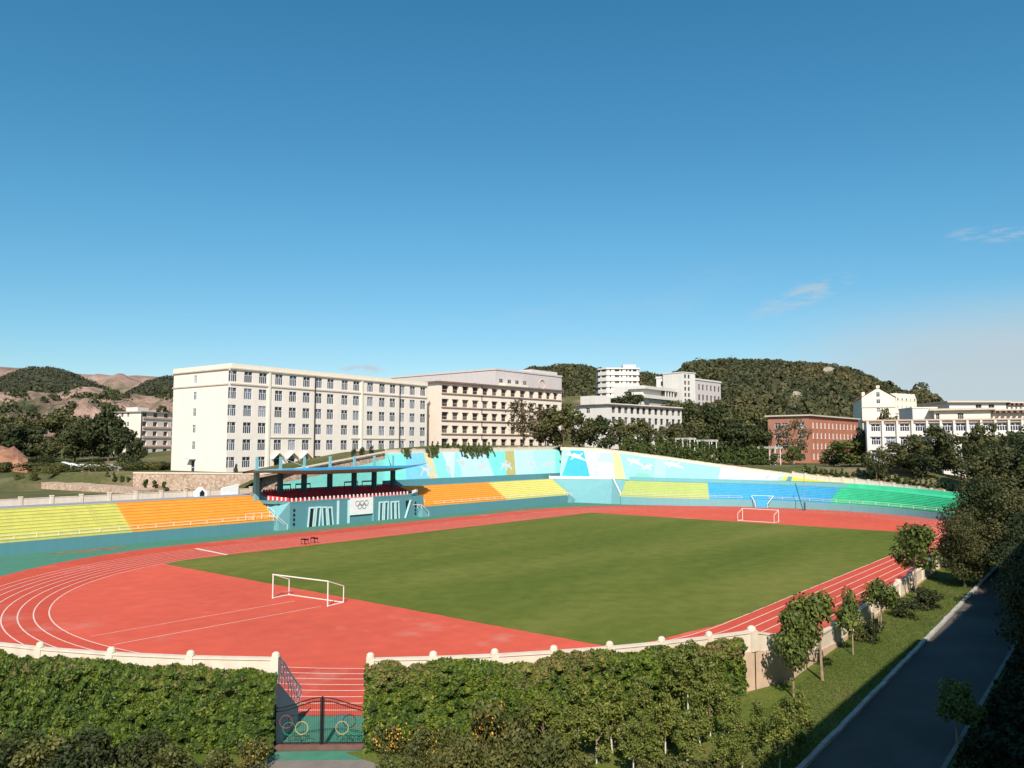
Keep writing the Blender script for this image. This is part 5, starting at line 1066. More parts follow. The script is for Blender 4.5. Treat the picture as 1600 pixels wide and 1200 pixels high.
# ---- the block the photograph was taken from: stands along the road, throws the shade on it
cb_ = Building('road_block', 'long cream block along the shaded road, its wall just outside the view', 'building', (-78, -101.35), (66, -101.35), 14, 0.0, 18.8, M['cream'])
pass
tb = cb_.t; tb.rotation_euler = (0, 0, 0); MW[tb] = Matrix.Translation((-78, -101.35, 0))
mb = MB(); Lc = 144.0
ops = [(u, z, 1.9, 2.0) for u in np.arange(4, Lc - 3, 3.8) for z in (1.2, 4.9, 8.6, 12.3, 16.0)]
mb.v, mb.f, mb.m = [], [], []
facade(mb, Vector((Lc, 0, 0)), (-1, 0, 0), 18.6, Lc, ops, 0.22)
mb.quad((0, 0, 18.6), (Lc, 0, 18.6), (Lc, -14, 18.6), (0, -14, 18.6)); mb.quad((0, 0, -1), (0, -14, -1), (0, -14, 18.6), (0, 0, 18.6)); mb.quad((Lc, 0, -1), (Lc, -14, -1), (Lc, -14, 18.6), (Lc, 0, 18.6)); mb.quad((0, -14, -1), (Lc, -14, -1), (Lc, -14, 18.6), (0, -14, 18.6)); mb.quad((0, 0, -1), (Lc, 0, -1), (Lc, 0, 0), (0, 0, 0))
mb.build('wall', M['cream'], tb, world=False)
mb = MB()
for (u, z, w, h) in ops: mb.quad((Lc - u - w / 2, -0.2, z), (Lc - u + w / 2, -0.2, z), (Lc - u + w / 2, -0.2, z + h), (Lc - u - w / 2, -0.2, z + h))
mb.build('windows', M['glass'], tb, world=False)['kind'] = 'stuff'
mb = MB(); mb.box(0, 70, -12, -0.05, 18.604, 20.3); mb.box(70.0, Lc, -13.9, -0.05, 18.606, 19.1); mb.build('roof_parapet', M['cream2'], tb, world=False)

# ================================================================== EARTHWORKS AND SMALL THINGS BEHIND THE STANDS
def ribbon_wall(name, label, pts, mat, th=0.5, cat='wall', cap=None):
    """pts: (x, y, z_bottom, z_top)"""
    mb = MB(); V3 = [Vector((p[0], p[1], 0)) for p in pts]; Nn = normals(V3, Vector((40, -30, 0)))
    fb, ft = [v + UP * p[2] for v, p in zip(V3, pts)], [v + UP * p[3] for v, p in zip(V3, pts)]; bb_, bt = [v + n_ * th + UP * p[2] for v, n_, p in zip(V3, Nn, pts)], [v + n_ * th + UP * p[3] for v, n_, p in zip(V3, Nn, pts)]
    for X, Y in ((fb, ft), (ft, bt), (bt, bb_)): strip(mb, X, Y, False)
    for i in (0, -1): mb.quad(fb[i], bb_[i], bt[i], ft[i])
    if cap:
        root = thing(name, label, cat, pts[0][:3]); mb.build('wall', mat, root); c_ = MB()
        for X0, X1, Y0, Y1 in [(ft[i] - Nn[i] * 0.12, ft[i + 1] - Nn[i + 1] * 0.12, bt[i], bt[i + 1]) for i in range(len(ft) - 1)]: c_.hexa([X0 + UP * 0.004, X1 + UP * 0.004, Y1 + UP * 0.004, Y0 + UP * 0.004, X0 + UP * 0.3, X1 + UP * 0.3, Y1 + UP * 0.3, Y0 + UP * 0.3])
        c_.build('coping', cap, root); return root
    return tag(mb.build(name, mat), label, cat)
ribbon_wall('retaining_wall', 'tall rubble stone retaining wall below the big teaching block', [(28.4, 67.0, 4.5, 9.35), (34, 53.9, 4.5, 9.4), (39.5, 41.0, 4.5, 9.4), (40.6, 38.2, 4.5, 9.4), (48, 37.0, 4.5, 10.3), (60, 36.9, 4.5, 12.0), (72.5, 36.9, 5, 13.7)], M['stone'], 0.7, cap=M['parapet'])
mb = MB(); mb.add([(43, 36.0, 5.5), (72, 36.0, 5.5), (72, 36.3, 12.3), (56, 36.3, 9.4), (43, 36.3, 7.6)], [(0, 1, 2, 3, 4)]); mb.add([(43, 36.35, 5.5), (72, 36.35, 5.5), (72, 36.35, 12.3), (56, 36.35, 9.4), (43, 36.35, 7.6)], [(4, 3, 2, 1, 0)])
tag(mb.build('rear_wall', M['m_turq2']), 'teal painted wall rising to the right behind the tribune', 'wall')
# low planted stone wall with small conifers
A, Bq = at_d(104, 757, 178), at_d(252, 770, 160)
A.z = Bq.z = 0
ribbon_wall('planter_wall', 'low sloping stone wall with a row of small cone shrubs, left of the retaining wall', [(lerp(A.x, Bq.x, f), lerp(A.y, Bq.y, f), 4, lerp(at_d(104, 752, 178).z, at_d(252, 764, 160).z, f)) for f in (0, .25, .5, .75, 1)], M['stone'], 5.5)
for i, px in enumerate((159, 170, 183, 194, 207, 220, 233, 246)):
    f = (px - 104) / 148.; p = A.lerp(Bq, f) + (FWD * 3.0); z = at_d(px, lerp(748, 761, (px - 159) / 87), p.dot(FWD) - CAM.dot(FWD)).z
    tree('cone', 'cone_shrub', ('leftmost', 'second', 'third', 'fourth', 'fifth', 'sixth', 'seventh', 'rightmost')[i] + ' of the eight small dark cone shrubs on the low stone wall', 'shrub', p.x, p.y, z - 0.5, 2.3, 1.0, 'cone shrubs on the low stone wall')
# red soil bank, brick garden wall
def bank(name, label, x0, x1, d0, d1, h, mat, cat='soil bank'):
    mb = MB(); m_, n_ = 12, 6; V_ = []
    for i in range(m_ + 1):
        for j in range(n_ + 1):
            px = lerp(x0, x1, i / m_); q = at_d(px, 698, lerp(d0, d1, j / n_)); z = gz(q.x, q.y) - 0.3 + h * math.sin(math.pi * i / m_) ** 0.5 * math.sin(math.pi * j / n_) ** 0.7 * random.uniform(0.85, 1.1); V_.append((q.x, q.y, z))
    mb.add(V_, [(i * (n_ + 1) + j, (i + 1) * (n_ + 1) + j, (i + 1) * (n_ + 1) + j + 1, i * (n_ + 1) + j + 1) for i in range(m_) for j in range(n_)]); return tag(mb.build(name, mat), label, cat)
bank('soil_bank', 'heap of bare reddish soil at the left edge below the dark trees', -40, 52, 205, 228, 5.2, M['soil'])
p0, p1 = at_d(-30, 770, 176), at_d(88, 768, 176)
ribbon_wall('garden_wall', 'low reddish brick wall behind the parapet at the left edge', [(p0.x, p0.y, 4, at_d(0, 760, 176).z), (p1.x, p1.y, 4, at_d(0, 756.5, 176).z)], M['soil'], 0.4)
# row of tilted white slabs
slm = MB(); slm.hexa([(-0.9, -1.6, 0.25), (0.9, -1.6, 0.25), (0.9, 1.6, 1.25), (-0.9, 1.6, 1.25), (-0.9, -1.6, 0.37), (0.9, -1.6, 0.37), (0.9, 1.6, 1.37), (-0.9, 1.6, 1.37)]); slme = slm.mesh('slab', M['white'])
lgm = MB(); lgm.box(-0.7, -0.5, -0.9, -0.7, -0.6, 0.4); lgm.box(0.5, 0.7, -0.9, -0.7, -0.6, 0.4); lgm.box(-0.7, -0.5, 0.9, 1.1, -0.6, 1.05); lgm.box(0.5, 0.7, 0.9, 1.1, -0.6, 1.05); lgme = lgm.mesh('leg', M['kerb'])
for i, (px, d_) in enumerate(((109, 214), (121, 212), (138, 207), (149, 207), (160, 207), (171, 207), (183, 207))):
    q = at_d(px, 700, d_); t_ = thing('slab_table', ('leftmost', 'second', 'third', 'fourth', 'fifth', 'sixth', 'rightmost')[i] + ' of the white slab tables below the dark trees on the left', 'table', (q.x, q.y, gz(q.x, q.y) + 1.3), R(40), 'white slab tables below the trees')
    place(slme, 'slab', t_); place(lgme, 'leg', t_)
# small white tent like hut behind the orange stand
q = at_y(313, 770, 34.2); ht = thing('kiosk', 'tiny white gabled kiosk with dark opening behind the orange left stand', 'kiosk', (q.x, 34.2, 6.02)); x = q.x
mb = MB(); mb.add([(x - 1.0, 33.6, 6.02), (x + 1.0, 33.6, 6.02), (x + 1.0, 33.6, 6.9), (x, 33.6, 7.7), (x - 1.0, 33.6, 6.9), (x - 1.0, 34.8, 6.02), (x + 1.0, 34.8, 6.02), (x + 1.0, 34.8, 6.9), (x, 34.8, 7.7), (x - 1.0, 34.8, 6.9)], [(0, 1, 2, 3, 4), (9, 8, 7, 6, 5), (2, 7, 8, 3), (3, 8, 9, 4), (0, 4, 9, 5), (1, 6, 7, 2)]); mb.build('body', M['white'], ht)
mb = MB(); mb.add([(x - 0.45, 33.57, 6.1), (x + 0.45, 33.57, 6.1), (x + 0.45, 33.57, 6.75), (x, 33.57, 7.2), (x - 0.45, 33.57, 6.75)], [(0, 1, 2, 3, 4)]); mb.build('opening', M['void'], ht)
# little stepped gable end of the parapet next to the tribune
mb = MB(); mb.prism([(29.8, 34.8), (33.2, 34.8), (33.2, 35.3), (29.8, 35.3)], 5.9, [7.3, 7.9, 7.9, 7.3]); tag(mb.build('parapet_end', M['white']), 'white end piece of the parapet beside the tribune', 'wall')

# football goals: tall frame towards the camera, lower frame behind
def goal(label, c, yaw, w=7.5, h=2.35, h2=1.6, dep=2.1):
    t_ = thing('football_goal', label, 'goal', c, yaw); rr = 0.062
    for s_ in (-1, 1):
        mb = MB(); mb.tube((0, s_ * w / 2, 0), (0, s_ * w / 2, h), rr, n=8); mb.build('post', M['goalwhite'], t_, world=False)
        mb = MB(); mb.tube((dep, s_ * w / 2, 0), (dep, s_ * w / 2, h2), rr * 0.8, n=8); mb.build('rear_post', M['goalwhite'], t_, world=False)
        mb = MB(); mb.tube((0, s_ * w / 2, h), (dep, s_ * w / 2, h2), rr * 0.8, n=8); mb.tube((0, s_ * w / 2, 0.06), (dep, s_ * w / 2, 0.06), rr * 0.8, n=8); mb.build('side_bar', M['goalwhite'], t_, world=False)
    mb = MB(); mb.tube((0, -w / 2 - rr, h), (0, w / 2 + rr, h), rr, n=8); mb.build('crossbar', M['goalwhite'], t_, world=False)
    mb = MB(); mb.tube((dep, -w / 2, 0.06), (dep, w / 2, 0.06), rr * 0.8, n=8); mb.build('ground_bar', M['goalwhite'], t_, world=False)
gl, gr_ = at_z(431, 934, 0), at_z(507, 949.5, 0); gl2 = at_z(460, 928, 0)
goal('white tubular football goal standing on the red apron at the near end', tuple((gl + gr_) / 2), math.atan2(gl2.y - gl.y, gl2.x - gl.x))
gl, gr_ = at_z(1162, 812.5, 0), at_z(1215, 815.5, 0)
goal('small looking white football goal at the far end of the pitch', tuple((gl + gr_) / 2), math.pi, h2=1.5, dep=2.4)
# two dark benches on the far track edge
for (px, py, n_, lab) in ((476, 850, 1, 'small dark pair of hurdles at the pitch edge, the left of two'), (491, 848, 1, 'small dark pair of hurdles at the pitch edge, the right of two')):
    q = at_z(px, py, 0); t_ = thing('hurdle_stack', lab, 'hurdles', (q.x, q.y, 0.01), R(-4))
    for i in range(n_):
        for kx in (-0.55, 0.35):
            mb = MB(); x0 = i * 0.9 - n_ * 0.45 + (kx > 0) * 0.0; mb.box(x0, x0 + 0.78, -0.03 + kx, 0.03 + kx, 0.62, 0.82); mb.tube((x0 + 0.06, kx, 0), (x0 + 0.06, kx, 0.64), 0.03, n=5); mb.tube((x0 + 0.72, kx, 0), (x0 + 0.72, kx, 0.64), 0.03, n=5); mb.tube((x0 + 0.06, kx, 0.04), (x0 + 0.06, kx - 0.5, 0.04), 0.03, n=5); mb.tube((x0 + 0.72, kx, 0.04), (x0 + 0.72, kx - 0.5, 0.04), 0.03, n=5)
            mb.build('hurdle', M['black'], t_, world=False)
# poles at the far bend
q = at_z(1257.5, 797.5, 0); t_ = thing('lamp_pole', 'thin tall grey pole at the foot of the blue far stand', 'pole', tuple(q)); ht_ = 9.6
mb = MB(); mb.tube(q, q + UP * ht_, 0.09, 0.05, n=6); mb.build('mast', M['roofgrey'], t_)
mb = MB(); mb.tube(q - UP * 0.02, q + UP * 1.9, 0.2, n=8); mb.build('base', M['tealdark'], t_)
mb = MB(); mb.tube(q + UP * (ht_ - 0.1), q + UP * ht_ + RGT * 0.5, 0.05, n=5); mb.build('bracket', M['roofgrey'], t_)
q2 = at_z(1255, 798, 0) ; tp = q2 + UP * 6.4 - RGT * 1.7; mb = MB(); mb.tube(q2 + UP * 0.0, tp, 0.1, n=6); tag(mb.build('leaning_pole', M['tealdark']), 'dark pole leaning left beside the tall grey pole', 'pole')
# pergolas above the curved mural
def pergola(label, x0, x1, ytop, ybot, d_, n_):
    p, q = at_d(x0, ytop, d_), at_d(x1, ytop, d_ - (x1 - x0) * 0.22); zt = (p.z + q.z) / 2; t_ = thing('pergola', label, 'pergola', (p.x, p.y, gz(p.x, p.y))); e_ = (q - p); e_.z = 0; e_.normalize(); nn = Vector((-e_.y, e_.x, 0)); p.z = q.z = 0
    for i in range(n_):
        for dd in (0, 2.2):
            c_ = p.lerp(q, i / (n_ - 1)) + nn * dd; g0 = min(gz(c_.x, c_.y), zt - 2); mb = MB(); mb.tube(c_ + UP * (g0 - 0.3), c_ + UP * zt, 0.16, n=6); mb.build('column', M['bwhite'], t_)
    for dd in (0, 2.2):
        mb = MB(); a_, b__ = p + nn * dd - e_ * 0.6, q + nn * dd + e_ * 0.6; mb.hexa([a_ - nn * .12 + UP * zt, b__ - nn * .12 + UP * zt, b__ + nn * .12 + UP * zt, a_ + nn * .12 + UP * zt, a_ - nn * .12 + UP * (zt + .4), b__ - nn * .12 + UP * (zt + .4), b__ + nn * .12 + UP * (zt + .4), a_ + nn * .12 + UP * (zt + .4)]); mb.build('beam', M['bwhite'], t_)
    for i in range(n_ * 3):
        c_ = p.lerp(q, i / (n_ * 3 - 1)); mb = MB(); mb.tube(c_ - nn * 0.7 + UP * (zt + .48), c_ + nn * 2.9 + UP * (zt + .48), 0.08, n=4); mb.build('rafter', M['bwhite'], t_)
pergola('leftmost white pergola among the clipped shrubs above the curved mural', 1056, 1078, 687, 707, 262, 3)
pergola('middle white pergola above the curved mural', 1090, 1112, 690, 710, 256, 3)
pergola('white pergola at the left corner of the brick block', 1186, 1211, 701, 722, 244, 4)

# ================================================================== HILLS
def noise1(seed):
    rr = np.random.default_rng(seed); ph = rr.uniform(0, 6.28, 6); fr = rr.uniform(0.6, 1.4, 6) * np.array([1, 2, 3.1, 5.2, 8.3, 13.0])
    return lambda x: float(np.sum(np.sin(x * fr + ph) / np.array([1, 1.6, 2.2, 3.2, 4.5, 6.0])))
HG = {}
def hill(name, ridge, d_foot, d_ridge, d_back, mat, base=0.0, rough=1.5, seed=0, nv=18, step=8.0, foot_y=None):
    """ridge: list of (photo x, photo y) of the skyline; a real solid ridge standing at its own distance"""
    xs_ = np.arange(ridge[0][0], ridge[-1][0] + 0.1, step); ys_ = np.interp(xs_, [r[0] for r in ridge], [r[1] for r in ridge]); nz_ = noise1(seed); nz2 = noise1(seed + 50); V_ = []
    for i, (x, y) in enumerate(zip(xs_, ys_)):
        zr = at_d(x, y, d_ridge).z
        for j in range(nv + 1):
            f = j / nv
            if f < 0.75: ff = f / 0.75; dd = lerp(d_foot, d_ridge, ff); h = base + (zr - base) * (0.62 * ff + 0.38 * sstep(0, 1, ff)) + rough * (nz_(x * 0.020 + j * 0.42) + 0.7 * nz2(x * 0.045 - j * 0.55)) * math.sin(math.pi * min(1, ff)) 
            else: ff = (f - 0.75) / 0.25; dd = lerp(d_ridge, d_back, ff); h = base + (zr - base) * (1 - sstep(0, 1, ff)) - 0.5
            q = at_d(x, 698, dd); V_.append((q.x, q.y, h))
    m_ = len(xs_); Q_ = [(i * (nv + 1) + j, (i + 1) * (nv + 1) + j, (i + 1) * (nv + 1) + j + 1, i * (nv + 1) + j + 1) for i in range(m_ - 1) for j in range(nv)]
    o = bpy.data.objects.new(name, np_mesh(name, np.array(V_), np.array(Q_), mat)); COL.objects.link(o); tag(o, kind='structure'); HG[name + str(seed)] = (np.array(V_).reshape(m_, nv + 1, 3)); 
    for p in o.data.polygons: p.use_smooth = True
    return o, np.array(V_).reshape(m_, nv + 1, 3)
def hill_mat(name, stops, sc, fine):
    m, t = new_mat(name, 0.95, 0.05); c = t.ramp(t.noise(sc, 8, None, 0.65), stops); f = t.ramp(t.noise(fine, 5, None, 0.7), [(0.3, (0.62,) * 3), (0.7, (1.2,) * 3)])
    t.color(t.mix(1.0, c, f, 'MULTIPLY')); t.bump(t.noise(fine, 5), 1.0, 6.0); return m
M['quarry'] = hill_mat('quarry_slope', [(0.34, (0.17, 0.15, 0.09)), (0.46, (0.30, 0.20, 0.15)), (0.58, (0.40, 0.26, 0.21)), (0.70, (0.46, 0.35, 0.28))], 0.012, 0.06)
M['quarrylow'] = hill_mat('quarry_foot', [(0.34, (0.07, 0.075, 0.04)), (0.46, (0.24, 0.17, 0.12)), (0.56, (0.42, 0.27, 0.21)), (0.70, (0.50, 0.38, 0.30))], 0.02, 0.09)
M['scrub'] = hill_mat('scrub_slope', [(0.3, (0.055, 0.055, 0.030)), (0.5, (0.085, 0.078, 0.040)), (0.66, (0.12, 0.10, 0.058)), (0.78, (0.28, 0.20, 0.14))], 0.02, 0.10)
M['darkscrub'] = hill_mat('dark_scrub_slope', [(0.3, (0.052, 0.056, 0.036)), (0.55, (0.068, 0.070, 0.044)), (0.75, (0.095, 0.088, 0.055))], 0.02, 0.12)
hill('quarry_hill', [(-260, 560), (-100, 566), (0, 571), (60, 574), (120, 584), (160, 586), (205, 586), (260, 587), (330, 592), (460, 600)], 1000, 1700, 2300, M['quarry'], 10, 9, 1)
_, HA = hill('wooded_hill', [(-300, 606), (-120, 600), (-40, 596), (0, 587), (25, 577), (50, 572), (75, 573), (95, 578), (115, 586), (140, 597), (165, 607), (190, 618)], 780, 1000, 1250, M['darkscrub'], 22, 3, 2, step=5)
_, HB = hill('wooded_hill', [(185, 620), (205, 608), (225, 596), (245, 589), (265, 586), (290, 588), (340, 600), (400, 615)], 760, 980, 1200, M['darkscrub'], 22, 3, 3, step=5)
_, HC = hill('quarry_foothill', [(-200, 612), (-60, 614), (0, 612), (40, 611), (80, 613), (110, 608), (128, 604), (150, 607), (175, 613), (215, 619), (260, 618), (330, 622)], 330, 560, 760, M['quarrylow'], 14, 2.6, 4, step=5, nv=28)
_, HD = hill('scrub_hill', [(745, 625), (790, 598), (830, 581), (862, 577.5), (900, 578), (935, 582), (975, 590), (1020, 592), (1070, 588), (1110, 592), (1170, 610)], 400, 690, 900, M['scrub'], 30, 4, 5, step=6)
_, HE = hill('scrub_hill', [(960, 640), (1000, 616), (1040, 596), (1068, 580), (1090, 571), (1125, 566), (1165, 563.5), (1200, 564.5), (1240, 569), (1275, 571), (1300, 573), (1325, 578), (1345, 588), (1372, 602), (1400, 611), (1430, 617), (1455, 625), (1490, 638), (1540, 655)], 385, 640, 900, M['scrub'], 18, 5, 6, step=6)

# woods on the hills: reads as one mass
def wood(name, H, count, size, nleaf, mat, seed, f0=0.05, f1=0.80, bare=None, hh=1.0):
    rng = np.random.default_rng(seed); m_, n_, _ = H.shape; Ps, Ds = [], []
    bz = noise1(seed + 9); bz2 = noise1(seed + 19)
    for _ in range(count):
        a_, b_ = rng.uniform(0, m_ - 1.001), rng.uniform(f0, f1) * (n_ - 1); i, j = int(a_), int(b_); u, v = a_ - i, b_ - j
        p = (H[i, j] * (1 - u) * (1 - v) + H[i + 1, j] * u * (1 - v) + H[i, j + 1] * (1 - u) * v + H[i + 1, j + 1] * u * v)
        if bare and bz(a_ * 0.23 + j * 0.31) + bz2(a_ * 0.11 - j * 0.7) > bare: continue
        s = size * rng.uniform(0.55, 1.35); d = rng.normal(size=(nleaf, 3)); d /= np.linalg.norm(d, axis=1)[:, None]; d[:, 2] = np.abs(d[:, 2]) * 1.0 - 0.15
        Ps.append(p + d * s * np.array([1, 1, 1.0 * hh]) + np.array([0, 0, s * 0.45 * hh])); Ds.append(d)
    P_, D_ = np.concatenate(Ps), np.concatenate(Ds); V_, Q_ = leaf_quads(P_, D_, size * 0.34, rng, 0.7, 0.7)
    o = bpy.data.objects.new(name, np_mesh(name, V_, Q_, M[mat])); COL.objects.link(o); return tag(o, kind='stuff')
tag(wood('hill_wood', HE, 8000, 2.7, 20, 'wood', 1, 0.02, 0.765, 1.95, 0.85), 'mixed brown green wood covering the big hill behind the brick block', 'wood')
tag(wood('hill_wood', HE, 420, 3.9, 50, 'wood', 21, 0.02, 0.60, 1.95, 1.0), 'larger single crowns standing out of the wood on the big hill', 'wood')
tag(wood('hill_wood', HD, 4600, 2.9, 18, 'wood', 2, 0.02, 0.765, 2.2, 0.85), 'dark wood on the lower hill behind the balcony block', 'wood')
tag(wood('hill_wood', HA, 6500, 3.0, 9, 'woodgreen', 3, 0.05, 0.765, None, 0.6), 'dark green wood on the rounded far hill at the left edge', 'wood')
tag(wood('hill_wood', HB, 4500, 3.0, 9, 'woodgreen', 4, 0.05, 0.765, None, 0.6), 'dark green wood on the far hill just left of the teaching block', 'wood')
tag(wood('scrub', HC, 520, 3.4, 22, 'dark', 5, 0.02, 0.70, 0.4), 'scattered dark bushes on the pink quarry foothills', 'scrub')
M['dirtrock'] = paint('weathered_rock', (0.34, 0.28, 0.21), 0.3, 0.3, bump=0.5)
def rock(label, px, py, dist, w, h, seed):
    rr = random.Random(seed); q_ = at_d(px, py, dist); mb = MB(); n_ = 9; rings = []
    for j, (f, zz) in enumerate(((1.0, -4), (0.95, 0.25), (0.7, 0.75), (0.3, 1.0))):
        rings.append([q_ + RGT * (w * f * math.cos(2 * math.pi * i / n_) * rr.uniform(0.75, 1.1)) + FWD * (w * 0.6 * f * math.sin(2 * math.pi * i / n_) * rr.uniform(0.75, 1.1)) + UP * (zz * h * rr.uniform(0.85, 1.1) if j else -4) for i in range(n_)])
    for a_, b_ in zip(rings[:-1], rings[1:]): strip(mb, a_, b_)
    mb.add(rings[-1], [tuple(range(n_))]); tag(mb.build('rock_outcrop', M['dirtrock']), label, 'rock')
for i, (px, py, d_, w, h, lab) in enumerate(((1296, 582, 600, 6.5, 4, 'pale rock outcrop near the right end of the hill ridge'), (1243, 620, 520, 5.5, 3.5, 'pale rock outcrop in the wood above the brick block'), (1318, 624, 520, 9, 2.2, 'long pale rock ledge in the wood right of the brick block'), (1146, 577, 610, 4, 3, 'small pale rock near the top of the hill'))): rock(lab, px, py, d_, w, h, i)
q = at_d(1143, 566, 640); mb = MB(); mb.tube(q - UP * 2, q + UP * 7, 0.22, 0.1, n=5); mb.tube(q + UP * 5 - RGT * 1.2, q + UP * 5 + RGT * 1.2, 0.1, n=4); tag(mb.build('radio_mast', M['roofgrey']), 'thin mast on the skyline of the big wooded hill', 'mast')

# ================================================================== PLANTS NEAR THE CAMERA
ORD14 = ['leftmost', 'second from left', 'fourth from left', 'fifth from left', 'seventh from left', 'ninth from left', 'eighth from left', 'third from left', 'eleventh from left', 'thirteenth from left', 'rightmost', 'tenth from left', 'twelfth from left', 'sixth from left']
def ivy(label, a0, a1, top, seed, tan=0.0, dens=330, ragged=0.25):
    """creeper sheet hanging on the outer face of the near wall between two bearings"""
    rng = np.random.default_rng(seed); n_ = int(abs(a1 - a0) * math.pi / 180 * RW * 4.0 * dens)
    a_ = rng.uniform(a0, a1, n_); arc = np.radians(a_) * RW
    def wav(x, z, k_): return np.sin(x * 1.1 * k_ + z * 1.7) * 0.5 + np.sin(x * 2.7 * k_ - z * 2.3 + 1.3) * 0.3 + np.sin(x * 5.9 * k_ + z * 4.9 + 0.4) * 0.2
    gx = np.arange(0, 400, 0.22); gn = np.convolve(rng.normal(size=len(gx)), np.array([.25, .5, .25]), 'same') * 0.55 + np.interp(gx, np.arange(0, 400, 1.3), rng.normal(size=308)) * 0.6
    tz_ = top + ragged * np.interp(arc, gx, gn)
    z = rng.uniform(0.0, 1, n_) ** 0.92 * tz_; z = np.maximum(z, 0.02)
    G_ = rng.normal(size=(340, 24)); ia = np.clip((arc - arc.min()) / 0.30, 0, 337); iz = np.clip(z / 0.30 + 1.5, 0, 22); i0, j0 = ia.astype(int), iz.astype(int); fu, fv = ia - i0, iz - j0; fu, fv = fu * fu * (3 - 2 * fu), fv * fv * (3 - 2 * fv)
    lump = (G_[i0, j0] * (1 - fu) + G_[i0 + 1, j0] * fu) * (1 - fv) + (G_[i0, j0 + 1] * (1 - fu) + G_[i0 + 1, j0 + 1] * fu) * fv
    thick = 0.34 + 0.12 * wav(arc * 0.6, z, 1.0) + 0.16 * lump; thick *= np.clip((tz_ - z) * 2.2, 0.25, 1); thick = np.maximum(thick, 0.08)
    r_ = RW + 0.22 + thick * rng.uniform(0.55, 1.05, n_) ** 0.6; ar = np.radians(a_)
    zg = np.array([zo(C1.x + RW * math.cos(t)) for t in ar[::1]]) if n_ < 200000 else 0
    P_ = np.stack([C1.x + r_ * np.cos(ar), C1.y + r_ * np.sin(ar), z + 0 * zg], 1); N_ = np.stack([np.cos(ar), np.sin(ar), np.full(n_, 0.45)], 1)
    V_, Q_ = leaf_quads(P_, N_, 0.10, rng, 0.58, 0.72)
    mi = (rng.uniform(0, 1, n_) < tan * np.clip(1.4 - (tz_ - z) * 0.9, 0.02, 1) * (0.5 + 0.5 * np.sin(arc * 0.7 + 0.6))).astype(np.int32)
    o = bpy.data.objects.new('ivy', np_mesh('ivy', V_, Q_, [M['ivy'], M['ivytan']], mi)); COL.objects.link(o); tag(o, label, 'creeper', kind='stuff'); return o
ivy('dense green creeper covering the wall left of the gate', 178, GA0 + 0.15, 4.12, 1, 0.25)
ivy('dense green creeper on the wall right of the gate, browner along its top', GA1 - 0.25, 246.4, 4.24, 2, 0.55)
# creeper hanging over the top of the straight mural
def hanging(label, xs_, seed, drop=1.6):
    rng = np.random.default_rng(seed); xs2, fs2 = [], []
    for c_, w_ in xs_:
        for _ in range(9):                            # separate strands of unequal length
            xc, ln_ = rng.normal(c_, w_), rng.uniform(0.15, 1.0) ** 1.5; m_ = int(12 + 42 * ln_); f_ = rng.uniform(0, 1, m_); xs2.append(xc + rng.uniform(-1.2, 1.2) * f_ * ln_ + rng.normal(0, 0.16, m_)); fs2.append(f_ * ln_)
    x, f = np.concatenate(xs2), np.concatenate(fs2); n_ = len(x)
    zt = np.array([back_top(v) for v in x]); P_ = np.stack([x, 35.6 - 1.0 * f * drop * 0.5, zt + 1.15 - f * (drop + 1.0)], 1)
    V_, Q_ = leaf_quads(P_, np.tile(np.array([[0, -1, 0.4]]), (n_, 1)), 0.24, rng, 0.5, 0.6); o = bpy.data.objects.new('hanging_creeper', np_mesh('hanging_creeper', V_, Q_, M['bright'])); COL.objects.link(o); return tag(o, label, 'creeper', kind='stuff')
X_ = lambda px: at_y(px, 700, 35.8).x
hanging('green creeper hanging over the top of the straight mural at its yellow stripe', [(X_(633), .8), (X_(671), 1.5), (X_(676), 0.8)], 11)
hanging('longer green creeper hanging over the middle of the straight mural', [(X_(722), 1.2), (X_(731), 1.3), (X_(742), 1.3), (X_(752), 1.5), (X_(760), 1.0)], 12, 1.9)
hanging('dark little creeper over the right end of the straight mural', [(X_(878), 0.5)], 13)

def flower_bush(label, px, py, z, h, wide, kind='bush', seed=0, nfl=60):
    q = at_z(px, py, z); t_ = tree(kind, 'flowering_bush', label, 'bush', q.x, q.y, z - 0.1, h, wide); rng = np.random.default_rng(seed)
    P_, d_, _ = crown_points(rng, nfl, 12, 0.60, 0.25, 0.95, (0.3, 0.5), 'dome'); d_ = d_ + np.array([-0.6, -0.6, 0.5]); P_ = P_ + d_ * 0.05
    V_, Q_ = leaf_quads(P_, d_, 0.027, rng, 0.6, 0.9); place(np_mesh('flowers', V_, Q_, M['flower']), 'flowers', t_)['kind'] = 'stuff'
flower_bush('bush with orange flowers left of the gate at the bottom edge', 392, 1203, 0.0, 1.5, 0.75, 'bush', 1, 90)
flower_bush('orange flowering bush immediately right of the gate', 610, 1180, 0.0, 1.7, 0.8, 'bush', 2, 120)
flower_bush('orange flowering bush second from the gate on its right', 662, 1196, 0.05, 1.8, 0.75, 'bush', 3, 120)
flower_bush('orange flowering bush in the middle of the shrub border', 765, 1186, 0.1, 2.7, 0.62, 'bush', 4, 95)
